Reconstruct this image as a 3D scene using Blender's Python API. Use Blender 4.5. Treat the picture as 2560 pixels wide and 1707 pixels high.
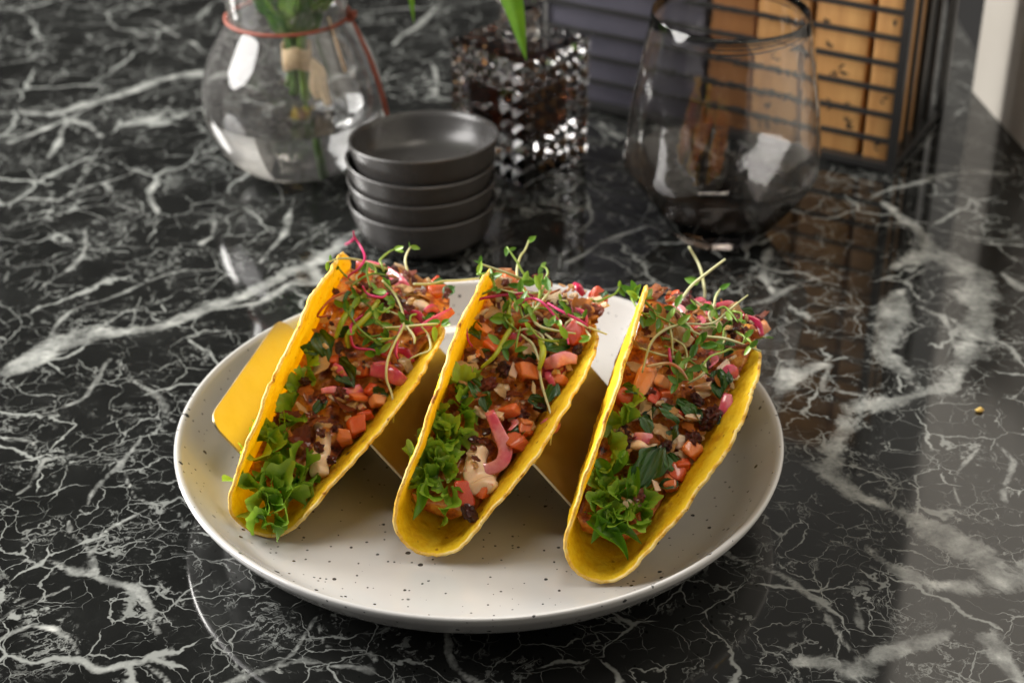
import bpy, bmesh, math, random
import numpy as np
from mathutils import Vector, Matrix, noise as mnoise

for o in list(bpy.data.objects):
    bpy.data.objects.remove(o, do_unlink=True)
SC = bpy.context.scene
COL = SC.collection
R_ = math.radians

# ------------------------------------------------------------------ camera
cam_d = bpy.data.cameras.new('camera')
cam_d.sensor_width = 36.0
cam_d.lens = 62.755
cam_d.clip_start = 0.01
cam_d.clip_end = 50.0
cam = bpy.data.objects.new('camera', cam_d)
COL.objects.link(cam)
cam.location = (0.0146, -0.6691, 0.4746)
cam.rotation_euler = (R_(90 - 30.856), 0, 0)
cam_d.dof.use_dof = True
cam_d.dof.focus_distance = 0.735
cam_d.dof.aperture_fstop = 9.0
cam_d.dof.aperture_blades = 9
SC.camera = cam

# ------------------------------------------------------------------ world, lamps, exposure
world = bpy.data.worlds.new('World')
SC.world = world
world.use_nodes = True
bg = world.node_tree.nodes['Background']
bg.inputs['Color'].default_value = (1.0, 0.95, 0.90, 1)
bg.inputs['Strength'].default_value = 0.05

def area_lamp(name, loc, target, sx, sy, power, color):
    d = bpy.data.lights.new(name, 'AREA')
    d.shape = 'ELLIPSE'; d.size = sx; d.size_y = sy
    d.energy = power; d.color = color
    o = bpy.data.objects.new(name, d); COL.objects.link(o)
    o.location = loc
    o.rotation_euler = (Vector(target) - Vector(loc)).to_track_quat('-Z', 'Y').to_euler()
    return o
area_lamp('window_light', (-0.88, 0.10, 0.55), (0.0, 0.10, 0.05), 0.62, 0.85, 19.0, (1.0, 0.97, 0.94))
area_lamp('key_light', (-1.40, 0.95, 0.92), (0.0, 0.04, 0.03), 0.60, 0.60, 70.0, (1.0, 0.97, 0.925))
area_lamp('overhead_fill', (0.12, 0.20, 1.30), (0.0, 0.02, 0.0), 0.40, 0.40, 5.0, (1.0, 0.90, 0.78))  # added overhead fill that lifts the taco filling, no fitting in view

SC.view_settings.view_transform = 'Standard'
SC.view_settings.look = 'None'
SC.view_settings.exposure = 0.0
SC.view_settings.gamma = 1.0
SC.view_settings.use_curve_mapping = False
SC.render.engine = 'CYCLES'
SC.cycles.use_denoising = True
SC.cycles.max_bounces = 14
SC.cycles.transmission_bounces = 12
SC.cycles.transparent_max_bounces = 12
SC.cycles.sample_clamp_indirect = 6.0

# ------------------------------------------------------------------ helpers
def link(name, me, parent=None, loc=(0, 0, 0)):
    o = bpy.data.objects.new(name, me)
    COL.objects.link(o)
    o.location = loc
    if parent is not None:
        o.parent = parent
    return o

def make_mesh(name, verts, faces, mats=None, smooth=True, fmat=None):
    me = bpy.data.meshes.new(name)
    me.from_pydata([tuple(map(float, v)) for v in verts], [], [tuple(map(int, f)) for f in faces])
    if mats is not None:
        for m in (mats if isinstance(mats, (list, tuple)) else [mats]):
            me.materials.append(m)
    if smooth:
        me.polygons.foreach_set('use_smooth', [True] * len(me.polygons))
    if fmat is not None:
        me.polygons.foreach_set('material_index', fmat)
    me.update()
    return me

def fix_normals(me):
    bm = bmesh.new(); bm.from_mesh(me)
    bmesh.ops.recalc_face_normals(bm, faces=bm.faces)
    bm.to_mesh(me); bm.free(); me.update()
    return me

def thing(name, label, cat, loc=(0, 0, 0), group=None):
    o = bpy.data.objects.new(name, None)
    COL.objects.link(o)
    o.empty_display_size = 0.01
    o.location = loc
    return tag(o, label, cat, group)

def tag(o, label, cat, group=None):
    o['label'] = label; o['category'] = cat
    if group: o['group'] = group
    return o

def lathe(profile, n=96, close=True):
    """closed ring of (r,z) points -> verts, faces ; points with r==0 collapse on the axis"""
    verts, rows, faces = [], [], []
    for (r, z) in profile:
        if r < 1e-7:
            rows.append([len(verts)] * n); verts.append((0, 0, z))
        else:
            rows.append(list(range(len(verts), len(verts) + n)))
            for i in range(n):
                a = 2 * math.pi * i / n
                verts.append((r * math.cos(a), r * math.sin(a), z))
    m = len(profile)
    for j in range(m if close else m - 1):
        A, B = rows[j], rows[(j + 1) % m]
        if A[0] == A[1] and B[0] == B[1]:
            continue
        for i in range(n):
            k = (i + 1) % n
            f = [A[i], A[k], B[k], B[i]]
            g = []
            for x in f:
                if x not in g: g.append(x)
            if len(g) > 2: faces.append(g)
    return verts, faces

def catmull(pts, sub=6):
    P = [np.array(p, float) for p in pts]
    if len(P) < 3:
        return [P[0] + (P[-1] - P[0]) * t for t in np.linspace(0, 1, sub + 1)]
    P = [2 * P[0] - P[1]] + P + [2 * P[-1] - P[-2]]
    out = []
    for i in range(1, len(P) - 2):
        for t in np.linspace(0, 1, sub, endpoint=False):
            a, b, c, d = P[i - 1:i + 3]
            out.append(0.5 * ((2 * b) + (c - a) * t + (2 * a - 5 * b + 4 * c - d) * t * t + (3 * b - a - 3 * c + d) * t ** 3))
    out.append(P[-2])
    return out

def tube(pts, radii, n=8, flat=1.0, up=None, cap=True):
    """swept tube; radii per point; flat squeezes one axis"""
    pts = [np.array(p, float) for p in pts]
    N = len(pts)
    radii = np.interp(np.linspace(0, 1, N), np.linspace(0, 1, len(radii)), radii)
    verts, faces = [], []
    nrm = None
    for i in range(N):
        t = pts[min(i + 1, N - 1)] - pts[max(i - 1, 0)]
        t = t / (np.linalg.norm(t) + 1e-12)
        if nrm is None:
            ref = np.array(up if up is not None else (0.3, 0.5, 0.81))
            nrm = ref - t * ref.dot(t)
        else:
            nrm = nrm - t * nrm.dot(t)
        if np.linalg.norm(nrm) < 1e-6: nrm = np.cross(t, (1, 0, 0))
        nrm = nrm / np.linalg.norm(nrm)
        b = np.cross(t, nrm)
        for k in range(n):
            a = 2 * math.pi * k / n
            verts.append(pts[i] + nrm * math.cos(a) * radii[i] * flat + b * math.sin(a) * radii[i])
    for i in range(N - 1):
        for k in range(n):
            q = (k + 1) % n
            faces.append((i * n + k, i * n + q, (i + 1) * n + q, (i + 1) * n + k))
    if cap:
        faces.append(tuple(range(n - 1, -1, -1)))
        faces.append(tuple((N - 1) * n + k for k in range(n)))
    return verts, faces

def box(cx, cy, cz, sx, sy, sz):
    v = [(cx + a * sx / 2, cy + b * sy / 2, cz + c * sz / 2) for c in (-1, 1) for b in (-1, 1) for a in (-1, 1)]
    f = [(0, 2, 3, 1), (4, 5, 7, 6), (0, 1, 5, 4), (2, 6, 7, 3), (0, 4, 6, 2), (1, 3, 7, 5)]
    return v, f

def bevel_box(sx, sy, sz, b, seg=2):
    bm = bmesh.new()
    bmesh.ops.create_cube(bm, size=1.0)
    for v in bm.verts:
        v.co = Vector((v.co.x * sx, v.co.y * sy, v.co.z * sz))
    bmesh.ops.bevel(bm, geom=bm.edges[:], offset=b, segments=seg, affect='EDGES', profile=0.6)
    v = [tuple(x.co) for x in bm.verts]; f = [tuple(y.index for y in x.verts) for x in bm.faces]
    bm.verts.index_update()
    f = [tuple(y.index for y in x.verts) for x in bm.faces]
    bm.free()
    return v, f

def merge(*parts):
    V, F = [], []
    for v, f in parts:
        o = len(V); V += list(v); F += [tuple(i + o for i in q) for q in f]
    return V, F

def ico(sub):
    bm = bmesh.new()
    bmesh.ops.create_icosphere(bm, subdivisions=sub, radius=1.0)
    bm.verts.index_update()
    v = [np.array(x.co) for x in bm.verts]; f = [tuple(y.index for y in x.verts) for x in bm.faces]
    bm.free()
    return v, f

def nz(p, s=1.0, seed=0.0):
    return mnoise.noise(Vector((p[0] * s + seed * 7.13, p[1] * s - seed * 3.7, p[2] * s + seed * 1.9)))

# ------------------------------------------------------------------ material helpers
class NT:
    def __init__(self, name):
        self.m = bpy.data.materials.new(name)
        self.m.use_nodes = True
        self.t = self.m.node_tree
        self.b = self.t.nodes['Principled BSDF']
        self.out = self.t.nodes['Material Output']
    def n(self, kind, **kw):
        x = self.t.nodes.new(kind)
        for k, v in kw.items(): setattr(x, k, v)
        return x
    def l(self, a, b): self.t.links.new(a, b)
    def coord(self, which='Object'):
        return self.n('ShaderNodeTexCoord').outputs[which]
    def noise(self, vec, scale, detail=4, rough=0.55, dist=0.0):
        x = self.n('ShaderNodeTexNoise')
        self.l(vec, x.inputs['Vector'])
        x.inputs['Scale'].default_value = scale; x.inputs['Detail'].default_value = detail
        x.inputs['Roughness'].default_value = rough; x.inputs['Distortion'].default_value = dist
        return x
    def voro(self, vec, scale, feature='F1', rnd=1.0):
        x = self.n('ShaderNodeTexVoronoi', feature=feature)
        self.l(vec, x.inputs['Vector'])
        x.inputs['Scale'].default_value = scale
        x.inputs['Randomness'].default_value = rnd
        return x
    def math(self, op, a, b=None, c=None, clamp=False):
        x = self.n('ShaderNodeMath', operation=op, use_clamp=clamp)
        for i, v in enumerate((a, b, c)):
            if v is None: continue
            if isinstance(v, (int, float)): x.inputs[i].default_value = v
            else: self.l(v, x.inputs[i])
        return x.outputs[0]
    def remap(self, v, a, b, c=0.0, d=1.0, smooth=True):
        x = self.n('ShaderNodeMapRange', interpolation_type='SMOOTHSTEP' if smooth else 'LINEAR')
        self.l(v, x.inputs['Value'])
        for k, q in zip(('From Min', 'From Max', 'To Min', 'To Max'), (a, b, c, d)):
            if isinstance(q, (int, float)): x.inputs[k].default_value = q
            else: self.l(q, x.inputs[k])
        return x.outputs['Result']
    def ramp(self, v, stops):
        x = self.n('ShaderNodeValToRGB')
        self.l(v, x.inputs['Fac'])
        e = x.color_ramp.elements
        while len(e) > 1: e.remove(e[-1])
        e[0].position = stops[0][0]; e[0].color = (*stops[0][1], 1)
        for p, c in stops[1:]:
            q = e.new(p); q.color = (*c, 1)
        return x.outputs['Color']
    def mix(self, f, a, b, blend='MIX'):
        x = self.n('ShaderNodeMix', data_type='RGBA', blend_type=blend)
        if isinstance(f, (int, float)): x.inputs[0].default_value = f
        else: self.l(f, x.inputs[0])
        for v, s in ((a, x.inputs[6]), (b, x.inputs[7])):
            if isinstance(v, tuple): s.default_value = (*v, 1)
            else: self.l(v, s)
        return x.outputs[2]
    def vadd(self, a, b, scale=1.0):
        s = self.n('ShaderNodeVectorMath', operation='SCALE'); self.l(b, s.inputs[0]); s.inputs['Scale'].default_value = scale
        x = self.n('ShaderNodeVectorMath', operation='ADD'); self.l(a, x.inputs[0]); self.l(s.outputs[0], x.inputs[1])
        return x.outputs[0]
    def bump(self, h, strength=0.3, dist=0.001):
        x = self.n('ShaderNodeBump')
        self.l(h, x.inputs['Height'])
        x.inputs['Strength'].default_value = strength; x.inputs['Distance'].default_value = dist
        self.l(x.outputs[0], self.b.inputs['Normal'])
        return x.outputs[0]
    def col(self, c):
        if isinstance(c, tuple): self.b.inputs['Base Color'].default_value = (*c, 1)
        else: self.l(c, self.b.inputs['Base Color'])
    def set(self, **kw):
        for k, v in kw.items():
            k = k.replace('_', ' ')
            s = self.b.inputs[k]
            if isinstance(v, (int, float)): s.default_value = v
            elif isinstance(v, tuple): s.default_value = v if len(v) == len(s.default_value) else (*v, 1)
            else: self.l(v, s)
        return self
    def rand(self):
        return self.n('ShaderNodeObjectInfo').outputs['Random']
    def translucent(self, colour, amount):
        tr = self.n('ShaderNodeBsdfTranslucent')
        if isinstance(colour, tuple): tr.inputs['Color'].default_value = (*colour, 1)
        else: self.l(colour, tr.inputs['Color'])
        mx = self.n('ShaderNodeMixShader'); mx.inputs[0].default_value = amount
        self.l(self.b.outputs[0], mx.inputs[1]); self.l(tr.outputs[0], mx.inputs[2])
        self.l(mx.outputs[0], self.out.inputs['Surface'])

def mottled(name, stops, scale, rough=0.5, bump=0.3, bscale=None, bdist=0.0006, transl=None, rand=0.25, sss=0.0, spec=0.5, coat=0.0):
    m = NT(name)
    co = m.coord()
    off = m.n('ShaderNodeVectorMath', operation='ADD')
    m.l(co, off.inputs[0])
    rv = m.math('MULTIPLY', m.rand(), 13.7)
    cx = m.n('ShaderNodeCombineXYZ'); m.l(rv, cx.inputs[0]); m.l(rv, cx.inputs[1]); m.l(cx.outputs[0], off.inputs[1])
    v = off.outputs[0]
    n1 = m.noise(v, scale, 5, 0.62)
    f = m.math('ADD', n1.outputs['Fac'], m.math('MULTIPLY', m.math('SUBTRACT', m.rand(), 0.5), rand))
    c = m.ramp(f, stops)
    m.col(c)
    m.set(Roughness=rough)
    m.b.inputs['Specular IOR Level'].default_value = spec
    m.b.inputs['Coat Weight'].default_value = coat
    m.b.inputs['Coat Roughness'].default_value = 0.12
    if sss:
        m.b.inputs['Subsurface Weight'].default_value = sss
        m.b.inputs['Subsurface Radius'].default_value = (1, .4, .2)
        m.b.inputs['Subsurface Scale'].default_value = 0.004
    if bump:
        n2 = m.noise(v, bscale or scale * 2.5, 4, 0.6)
        m.bump(n2.outputs['Fac'], bump, bdist)
    if transl:
        m.translucent(c, transl)
    return m.m

def glass(name, colour=(1, 1, 1), rough=0.0, ior=1.5):
    m = NT(name)
    m.col(colour)
    m.set(Roughness=rough, IOR=ior)
    m.b.inputs['Transmission Weight'].default_value = 1.0
    return m

# veins of the marble: x, y, half width (mm)
VEINS = [[[-243,93,6.6],[-222,116,8.4],[-196,132,6.8],[-168,143,5.7],[-147,159,5.2],[-132,180,6.5],[-115,198,7.8],[-88,229,4.3],[-72,245,1.9]],[[-143,164,2.3],[-121,168,4.1],[-102,193,4.2],[-89,183,2.4],[-102,213,1.8]],[[-324,422,2.5],[-289,422,3.2],[-255,437,4.4],[-235,459,5.9],[-212,478,6.0],[-184,494,3.8]],[[-312,374,2.4],[-298,384,3.1],[-283,408,2.1],[-257,433,1.5]],[[-276,351,1.4],[-282,391,2.1],[-277,412,3.2],[-266,398,3.9],[-254,383,2.8]],[[-194,267,1.9],[-201,296,2.9],[-197,318,2.0],[-186,332,1.3]],[[-248,582,2.0],[-231,560,3.2],[-208,522,2.3]],[[-244,391,1.8],[-225,401,2.5],[-209,422,3.2],[-208,437,2.9]],[[-290,284,1.3],[-277,296,1.6],[-251,284,1.9],[-232,307,1.6],[-213,332,1.0]],[[-232,307,1.3],[-204,267,1.0],[-192,256,0.9]],[[-235,245,1.3],[-236,213,2.1],[-236,193,1.5],[-239,173,0.9]],[[-223,123,1.1],[-212,154,1.7],[-191,183,2.1],[-169,208,1.2]],[[-227,30,1.3],[-208,25,1.3],[-196,16,1.3],[-186,23,1.3],[-166,16,1.0],[-154,-6,0.7],[-136,-22,0.7],[-129,-39,0.7]],[[-196,16,1.0],[-197,7,2.0],[-201,-8,1.2],[-208,-16,0.7]],[[-204,-64,1.2],[-196,-61,1.4],[-184,-64,2.1],[-170,-62,2.1],[-162,-65,3.5],[-148,-72,3.5],[-138,-83,2.5],[-126,-99,1.1]],[[-181,-27,1.2],[-180,-40,2.1],[-171,-52,2.1],[-168,-59,3.3]],[[-168,-53,0.9],[-165,-40,1.0],[-149,-17,0.5]],[[-158,52,0.8],[-165,18,1.0],[-172,-20,0.7]],[[-189,103,1.1],[-201,79,1.6],[-202,74,1.6],[-213,57,1.1],[-222,46,0.5]],[[-185,103,0.8],[-165,75,1.9],[-147,57,1.3]],[[-195,-102,0.9],[-190,-84,0.9],[-180,-72,0.9]],[[-129,-39,0.7],[-122,-42,1.4],[-110,-44,0.7]],[[-191,-118,0.9],[-181,-102,1.8],[-161,-110,1.1],[-146,-124,1.7],[-133,-118,2.0],[-115,-134,1.3]],[[-29,-97,2.2],[-15,-106,2.4],[-11,-119,2.2],[7,-136,2.6]],[[-94,-136,1.3],[-82,-128,1.9],[-68,-124,2.4],[-54,-131,2.2],[-34,-136,1.9]],[[-64,-104,0.9],[-57,-116,1.1],[-37,-123,0.9],[-33,-129,1.3]],[[-65,-102,0.9],[-73,-120,0.9],[-82,-128,0.9]],[[125,134,2.8],[140,154,2.9],[158,170,2.4],[190,202,0.9]],[[158,170,2.6],[152,195,3.6],[157,227,2.5]],[[139,77,6.6],[155,95,7.7],[172,107,3.9]],[[229,212,5.3],[246,227,9.7],[269,188,9.4],[270,147,13.1],[259,128,11.9]],[[246,227,7.6],[246,256,8.9],[243,284,5.7]],[[227,180,7.3],[220,144,10.0],[206,122,9.8],[206,95,7.7],[209,86,6.7]],[[256,131,10.9],[235,92,7.7],[215,83,8.5],[196,77,9.4],[178,66,8.4],[168,39,8.2],[166,8,8.8],[180,-11,6.0]],[[180,-11,6.0],[199,-30,7.6],[210,-52,7.4],[217,-69,10.5],[233,-65,12.2]],[[165,-50,4.1],[179,-63,6.5],[187,-73,6.4],[207,-73,5.6]],[[102,-54,1.9],[123,-73,2.1],[141,-85,2.0],[148,-105,2.9],[155,-120,2.2]],[[155,-86,1.1],[159,-102,1.6],[162,-113,1.1]],[[130,-131,3.0],[155,-128,6.0],[175,-111,6.9],[190,-99,3.9]],[[209,-103,7.0],[213,-118,5.4],[217,-130,3.0]],[[243,34,1.0],[250,13,1.8],[243,-11,1.5]],[[240,50,0.8],[231,16,1.0],[219,-11,1.0],[211,-52,0.9]],[[223,284,1.6],[247,301,2.3],[273,313,2.7],[315,326,2.0]],[[235,164,2.3],[247,154,2.9],[245,123,2.8],[258,118,3.4]],[[284,193,2.4],[293,178,3.6]],[[279,234,1.6],[304,223,1.8]],[[173,105,1.4],[166,77,1.6],[184,77,2.2]],[[38,213,1.5],[63,234,1.9],[97,256,1.3],[125,234,0.9]],[[-45,502,1.9],[-38,470,2.6],[-34,440,1.5]],[[-71,535,1.9],[-54,569,3.2],[-37,614,2.1]],[[-79,463,1.1],[-56,486,1.5],[-37,452,1.5]],[[-64,203,1.2],[-53,213,1.8],[-44,193,1.2]],[[-19,213,1.5],[-13,198,1.5]],[[69,398,2.1],[77,377,1.7]],[[-110,296,1.3],[-121,256,1.6],[-128,213,1.2]],[[-154,278,1.3],[-160,245,1.9],[-171,234,1.2]]]

# ------------------------------------------------------------------ table
def marble():
    m = NT('black_marble')
    co = m.coord()
    w1 = m.noise(co, 14, 5, 0.6)
    w2 = m.noise(co, 55, 4, 0.6)
    cs = m.n('ShaderNodeVectorMath', operation='SUBTRACT'); m.l(w1.outputs['Color'], cs.inputs[0]); cs.inputs[1].default_value = (.5, .5, .5)
    cs2 = m.n('ShaderNodeVectorMath', operation='SUBTRACT'); m.l(w2.outputs['Color'], cs2.inputs[0]); cs2.inputs[1].default_value = (.5, .5, .5)
    p = m.vadd(m.vadd(co, cs.outputs[0], 0.036), cs2.outputs[0], 0.009)
    # the big painted-in veins: signed distance in millimetres, roughened here
    at = m.n('ShaderNodeAttribute', attribute_name='vein_distance')
    nA = m.noise(p, 150, 5, 0.7); nB = m.noise(co, 40, 4, 0.6)
    wd = m.n('ShaderNodeAttribute', attribute_name='vein_width')
    amp = m.math('ADD', 2.2, m.math('MULTIPLY', wd.outputs['Fac'], 1.35))
    nC = m.noise(p, 34, 6, 0.68, 0.6)
    d = m.math('ADD', at.outputs['Fac'], m.math('MULTIPLY', m.math('SUBTRACT', nA.outputs['Fac'], 0.5), amp))
    d = m.math('ADD', d, m.math('MULTIPLY', m.math('SUBTRACT', nB.outputs['Fac'], 0.5), amp))
    d = m.math('ADD', d, m.math('MULTIPLY', m.math('SUBTRACT', nC.outputs['Fac'], 0.47), m.math('MULTIPLY', wd.outputs['Fac'], 3.0)))
    soft = m.math('ADD', 0.45, m.math('MULTIPLY', wd.outputs['Fac'], 0.22))
    big = m.remap(d, soft, m.math('MULTIPLY', soft, -1.4))
    near = m.remap(at.outputs['Fac'], 26.0, 2.0)
    # thin nets of veins
    def net(scale, width, fade_scale, lo, hi, seed):
        sh = m.n('ShaderNodeVectorMath', operation='ADD'); m.l(p, sh.inputs[0]); sh.inputs[1].default_value = (seed, seed * .7, 0)
        v = m.voro(sh.outputs[0], scale, 'DISTANCE_TO_EDGE')
        fd = m.noise(sh.outputs[0], fade_scale, 3, 0.6)
        keep = m.remap(fd.outputs['Fac'], lo, hi)
        ww = m.math('MULTIPLY', keep, width)
        line = m.remap(v.outputs['Distance'], m.math('MULTIPLY', ww, 0.25), m.math('ADD', ww, 0.0004), 1.0, 0.0)
        return m.math('MULTIPLY', line, m.remap(keep, 0.02, 0.35)), keep
    a, _ = net(15, 0.028, 20, 0.43, 0.68, 0.0)
    b, _ = net(36, 0.030, 30, 0.38, 0.72, 3.1)
    c, _ = net(85, 0.036, 34, 0.40, 0.72, 6.7)
    # short wisps
    rn = m.noise(p, 46, 6, 0.62)
    rd = m.math('ABSOLUTE', m.math('SUBTRACT', rn.outputs['Fac'], 0.5))
    wf = m.noise(co, 30, 3, 0.5)
    wisp = m.math('MULTIPLY', m.remap(rd, 0.016, 0.002), m.remap(wf.outputs['Fac'], 0.50, 0.66))
    # broken crumbs of white close to the big veins
    cr = m.noise(p, 170, 5, 0.7)
    crumbs = m.math('MULTIPLY', m.remap(cr.outputs['Fac'], 0.57, 0.64), m.math('MULTIPLY', near, m.remap(wf.outputs['Fac'], 0.42, 0.60)))
    thin = m.math('MAXIMUM', m.math('MULTIPLY', a, 0.46), m.math('MULTIPLY', b, 0.36))
    thin = m.math('MAXIMUM', thin, m.math('MULTIPLY', c, 0.27))
    thin = m.math('MAXIMUM', thin, m.math('MULTIPLY', wisp, 0.30))
    thin = m.math('MAXIMUM', thin, m.math('MULTIPLY', crumbs, 0.40))
    # milky body of the broad veins
    tone = m.noise(co, 60, 5, 0.65)
    bigc = m.ramp(m.math('ADD', tone.outputs['Fac'], m.math('MULTIPLY', m.math('SUBTRACT', nA.outputs['Fac'], .5), .5)),
                  [(0.26, (0.035, 0.037, 0.035)), (0.42, (0.13, 0.135, 0.128)), (0.58, (0.26, 0.27, 0.255)), (0.76, (0.50, 0.51, 0.48))])
    basec = m.ramp(m.noise(co, 25, 4, 0.6).outputs['Fac'], [(0.3, (0.0045, 0.0048, 0.0045)), (0.6, (0.008, 0.0085, 0.008)), (0.75, (0.016, 0.017, 0.016))])
    col = m.mix(thin, basec, (0.42, 0.44, 0.415))
    col = m.mix(m.math('MULTIPLY', big, 0.93), col, bigc)
    # pale specks of the stone
    sp = m.noise(co, 1500, 2, 0.5)
    spk = m.math('MULTIPLY', m.remap(sp.outputs['Fac'], 0.66, 0.80), 0.035)
    col = m.mix(spk, col, (0.6, 0.6, 0.6))
    m.col(col)
    fing = m.noise(co, 9, 4, 0.6)
    m.set(Roughness=m.remap(fing.outputs['Fac'], 0.35, 0.75, 0.045, 0.10), IOR=1.58)
    return m.m

def build_table():
    xs = np.concatenate([np.linspace(-1.3, -0.46, 8), np.arange(-0.44, 0.345, 0.0020), [0.345]])
    ys = np.concatenate([np.linspace(-0.95, -0.24, 8), np.arange(-0.22, 0.70, 0.0020), np.linspace(0.72, 1.9, 10)])
    X, Y = np.meshgrid(xs, ys)
    px, py = X.ravel() * 1000, Y.ravel() * 1000
    wx = px + 5 * np.sin(py / 23.0 + 1.3) + 3 * np.sin(px / 11.0 + py / 17.0)
    wy = py + 5 * np.sin(px / 27.0 + .4) + 3 * np.sin(px / 13.0 - py / 9.0)
    D = np.full(px.shape, 60.0); Wd = np.full(px.shape, 2.0)
    for line in VEINS:
        for (x0, y0, w0), (x1, y1, w1) in zip(line[:-1], line[1:]):
            dx, dy = x1 - x0, y1 - y0
            L2 = dx * dx + dy * dy + 1e-9
            t = np.clip(((wx - x0) * dx + (wy - y0) * dy) / L2, 0, 1)
            dist = np.hypot(wx - x0 - t * dx, wy - y0 - t * dy) - (w0 + (w1 - w0) * t) * 0.78
            near = dist < D
            D = np.where(near, dist, D); Wd = np.where(near, w0 + (w1 - w0) * t, Wd)
    nx, ny = len(xs), len(ys)
    verts = np.stack([X.ravel(), Y.ravel(), np.zeros(nx * ny)], -1)
    I = np.arange(nx * ny).reshape(ny, nx)
    quads = np.stack([I[:-1, :-1], I[:-1, 1:], I[1:, 1:], I[1:, :-1]], -1).reshape(-1, 4)
    me = bpy.data.meshes.new('tabletop')
    me.from_pydata(verts.tolist(), [], quads.tolist())
    a = me.attributes.new('vein_distance', 'FLOAT', 'POINT')
    a.data.foreach_set('value', D.astype(np.float32))
    a = me.attributes.new('vein_width', 'FLOAT', 'POINT')
    a.data.foreach_set('value', Wd.astype(np.float32))
    me.materials.append(marble())
    me.update()
    o = link('tabletop', me); o['kind'] = 'structure'
    # edge and underside of the slab
    b = box((xs[0] + xs[-1]) / 2, (ys[0] + ys[-1]) / 2, -0.0152, xs[-1] - xs[0], ys[-1] - ys[0], 0.030)
    link('slab', make_mesh('slab', *b, mats=me.materials[0], smooth=False), o)
build_table()

def build_wall():
    m = NT('cream_plaster')
    co = m.coord()
    n = m.noise(co, 6, 5, 0.6)
    m.col(m.ramp(n.outputs['Fac'], [(0.3, (0.43, 0.40, 0.355)), (0.7, (0.49, 0.46, 0.41))]))
    m.set(Roughness=0.7)
    m.bump(m.noise(co, 300, 3, 0.6).outputs['Fac'], 0.15, 0.0006)
    # plan: a wall pier runs along the right end of the table, a second wall stands far behind it
    w = link('wall_pier', make_mesh('wall_pier', *box(0.06, -0.70, 0.55, 0.12, 1.40, 1.25), mats=m.m, smooth=False), None, (0.3262, 0.455, 0))
    w.rotation_euler = (0, 0, R_(7.3)); w['kind'] = 'structure'
    pm = mottled('white_plaster', [(.3, (.78, .76, .72)), (.7, (.84, .82, .78))], 5, .7, .1, 200, .0006, rand=0)
    o = link('back_wall', make_mesh('back_wall', *box(1.10, 1.95, 0.75, 2.10, 0.10, 2.2), mats=pm, smooth=False))
    o['kind'] = 'structure'
build_wall()

# ------------------------------------------------------------------ plate
def plate_material():
    m = NT('speckled_glaze')
    co = m.coord()
    base = m.ramp(m.noise(co, 18, 4, 0.6).outputs['Fac'], [(0.3, (0.405, 0.402, 0.392)), (0.7, (0.455, 0.452, 0.442))])
    j = m.noise(co, 420, 3, 0.5)
    cs = m.n('ShaderNodeVectorMath', operation='SUBTRACT'); m.l(j.outputs['Color'], cs.inputs[0]); cs.inputs[1].default_value = (.5, .5, .5)
    p = m.vadd(co, cs.outputs[0], 0.0010)
    masks = []
    for scale, lo, hi, rmax, amt in ((75, 0.76, 1.0, 0.17, 0.95), (170, 0.58, 1.0, 0.21, 0.94), (400, 0.72, 1.0, 0.27, 0.85)):
        v = m.voro(p, scale)
        sep = m.n('ShaderNodeSeparateColor'); m.l(v.outputs['Color'], sep.inputs[0])
        rad = m.remap(sep.outputs[0], lo, hi, 0.0, rmax, smooth=False)
        mk = m.math('MULTIPLY', m.remap(m.math('SUBTRACT', v.outputs['Distance'], rad), 0.02, -0.02), m.math('GREATER_THAN', sep.outputs[0], lo))
        masks.append(m.math('MULTIPLY', mk, amt))
    mk = m.math('MAXIMUM', m.math('MAXIMUM', masks[0], masks[1]), masks[2])
    m.col(m.mix(mk, base, (0.012, 0.014, 0.018)))
    m.set(Roughness=0.16)
    m.b.inputs['Coat Weight'].default_value = 0.35
    m.b.inputs['Coat Roughness'].default_value = 0.06
    m.bump(m.noise(co, 60, 3, 0.5).outputs['Fac'], 0.05, 0.001)
    return m.m

def build_plate():
    inner = [(0, .0085), (.05, .0086), (.085, .0087), (.100, .0092), (.110, .0110), (.118, .0145), (.1245, .0205), (.1295, .0265), (.1322, .0300)]
    rim = [(.1336, .0313), (.1349, .0314), (.1357, .0305)]
    outer = [(.1350, .0280), (.1318, .0235), (.126, .0165), (.117, .0100), (.106, .0058), (.090, .0034), (.086, .0030), (.0855, .0004), (.082, .0004), (.0815, .0026), (.05, .0028), (0, .0028)]
    def dens(pr, k=3):
        c = catmull([(a, b, 0) for a, b in pr], k); return [(max(x[0], 0), x[1]) for x in c]
    prof = dens(inner, 3) + dens(rim, 2) + dens(outer[:6], 3) + outer[6:]
    prof[0] = (0, inner[0][1])
    v, f = lathe(prof, 160, close=False)
    o = link('plate', fix_normals(make_mesh('plate', v, f, plate_material())))
    tag(o, 'round white glazed plate with black speckles under the three tacos', 'plate')
build_plate()

# ------------------------------------------------------------------ brass holder
HO = np.array([-0.07902, 0.03539]); HPSI = R_(13.58); HSP = 0.07371; HHALF = 0.0283; HZ_ = 0.0322; HV = 0.0095; HF, HB = -0.0551, 0.0380
def brass():
    m = NT('brushed_brass')
    co = m.coord()
    mp = m.n('ShaderNodeMapping'); m.l(co, mp.inputs[0]); mp.inputs['Scale'].default_value = (900, 30, 900)
    n = m.noise(mp.outputs[0], 1.0, 3, 0.6)
    s = m.noise(co, 70, 4, 0.6)
    m.col(m.ramp(s.outputs['Fac'], [(0.3, (0.43, 0.365, 0.225)), (0.7, (0.50, 0.43, 0.28))]))
    m.set(Metallic=1.0, Roughness=m.remap(s.outputs['Fac'], 0.3, 0.7, 0.30, 0.42))
    m.bump(n.outputs['Fac'], 0.10, 0.0002)
    return m.m

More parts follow.
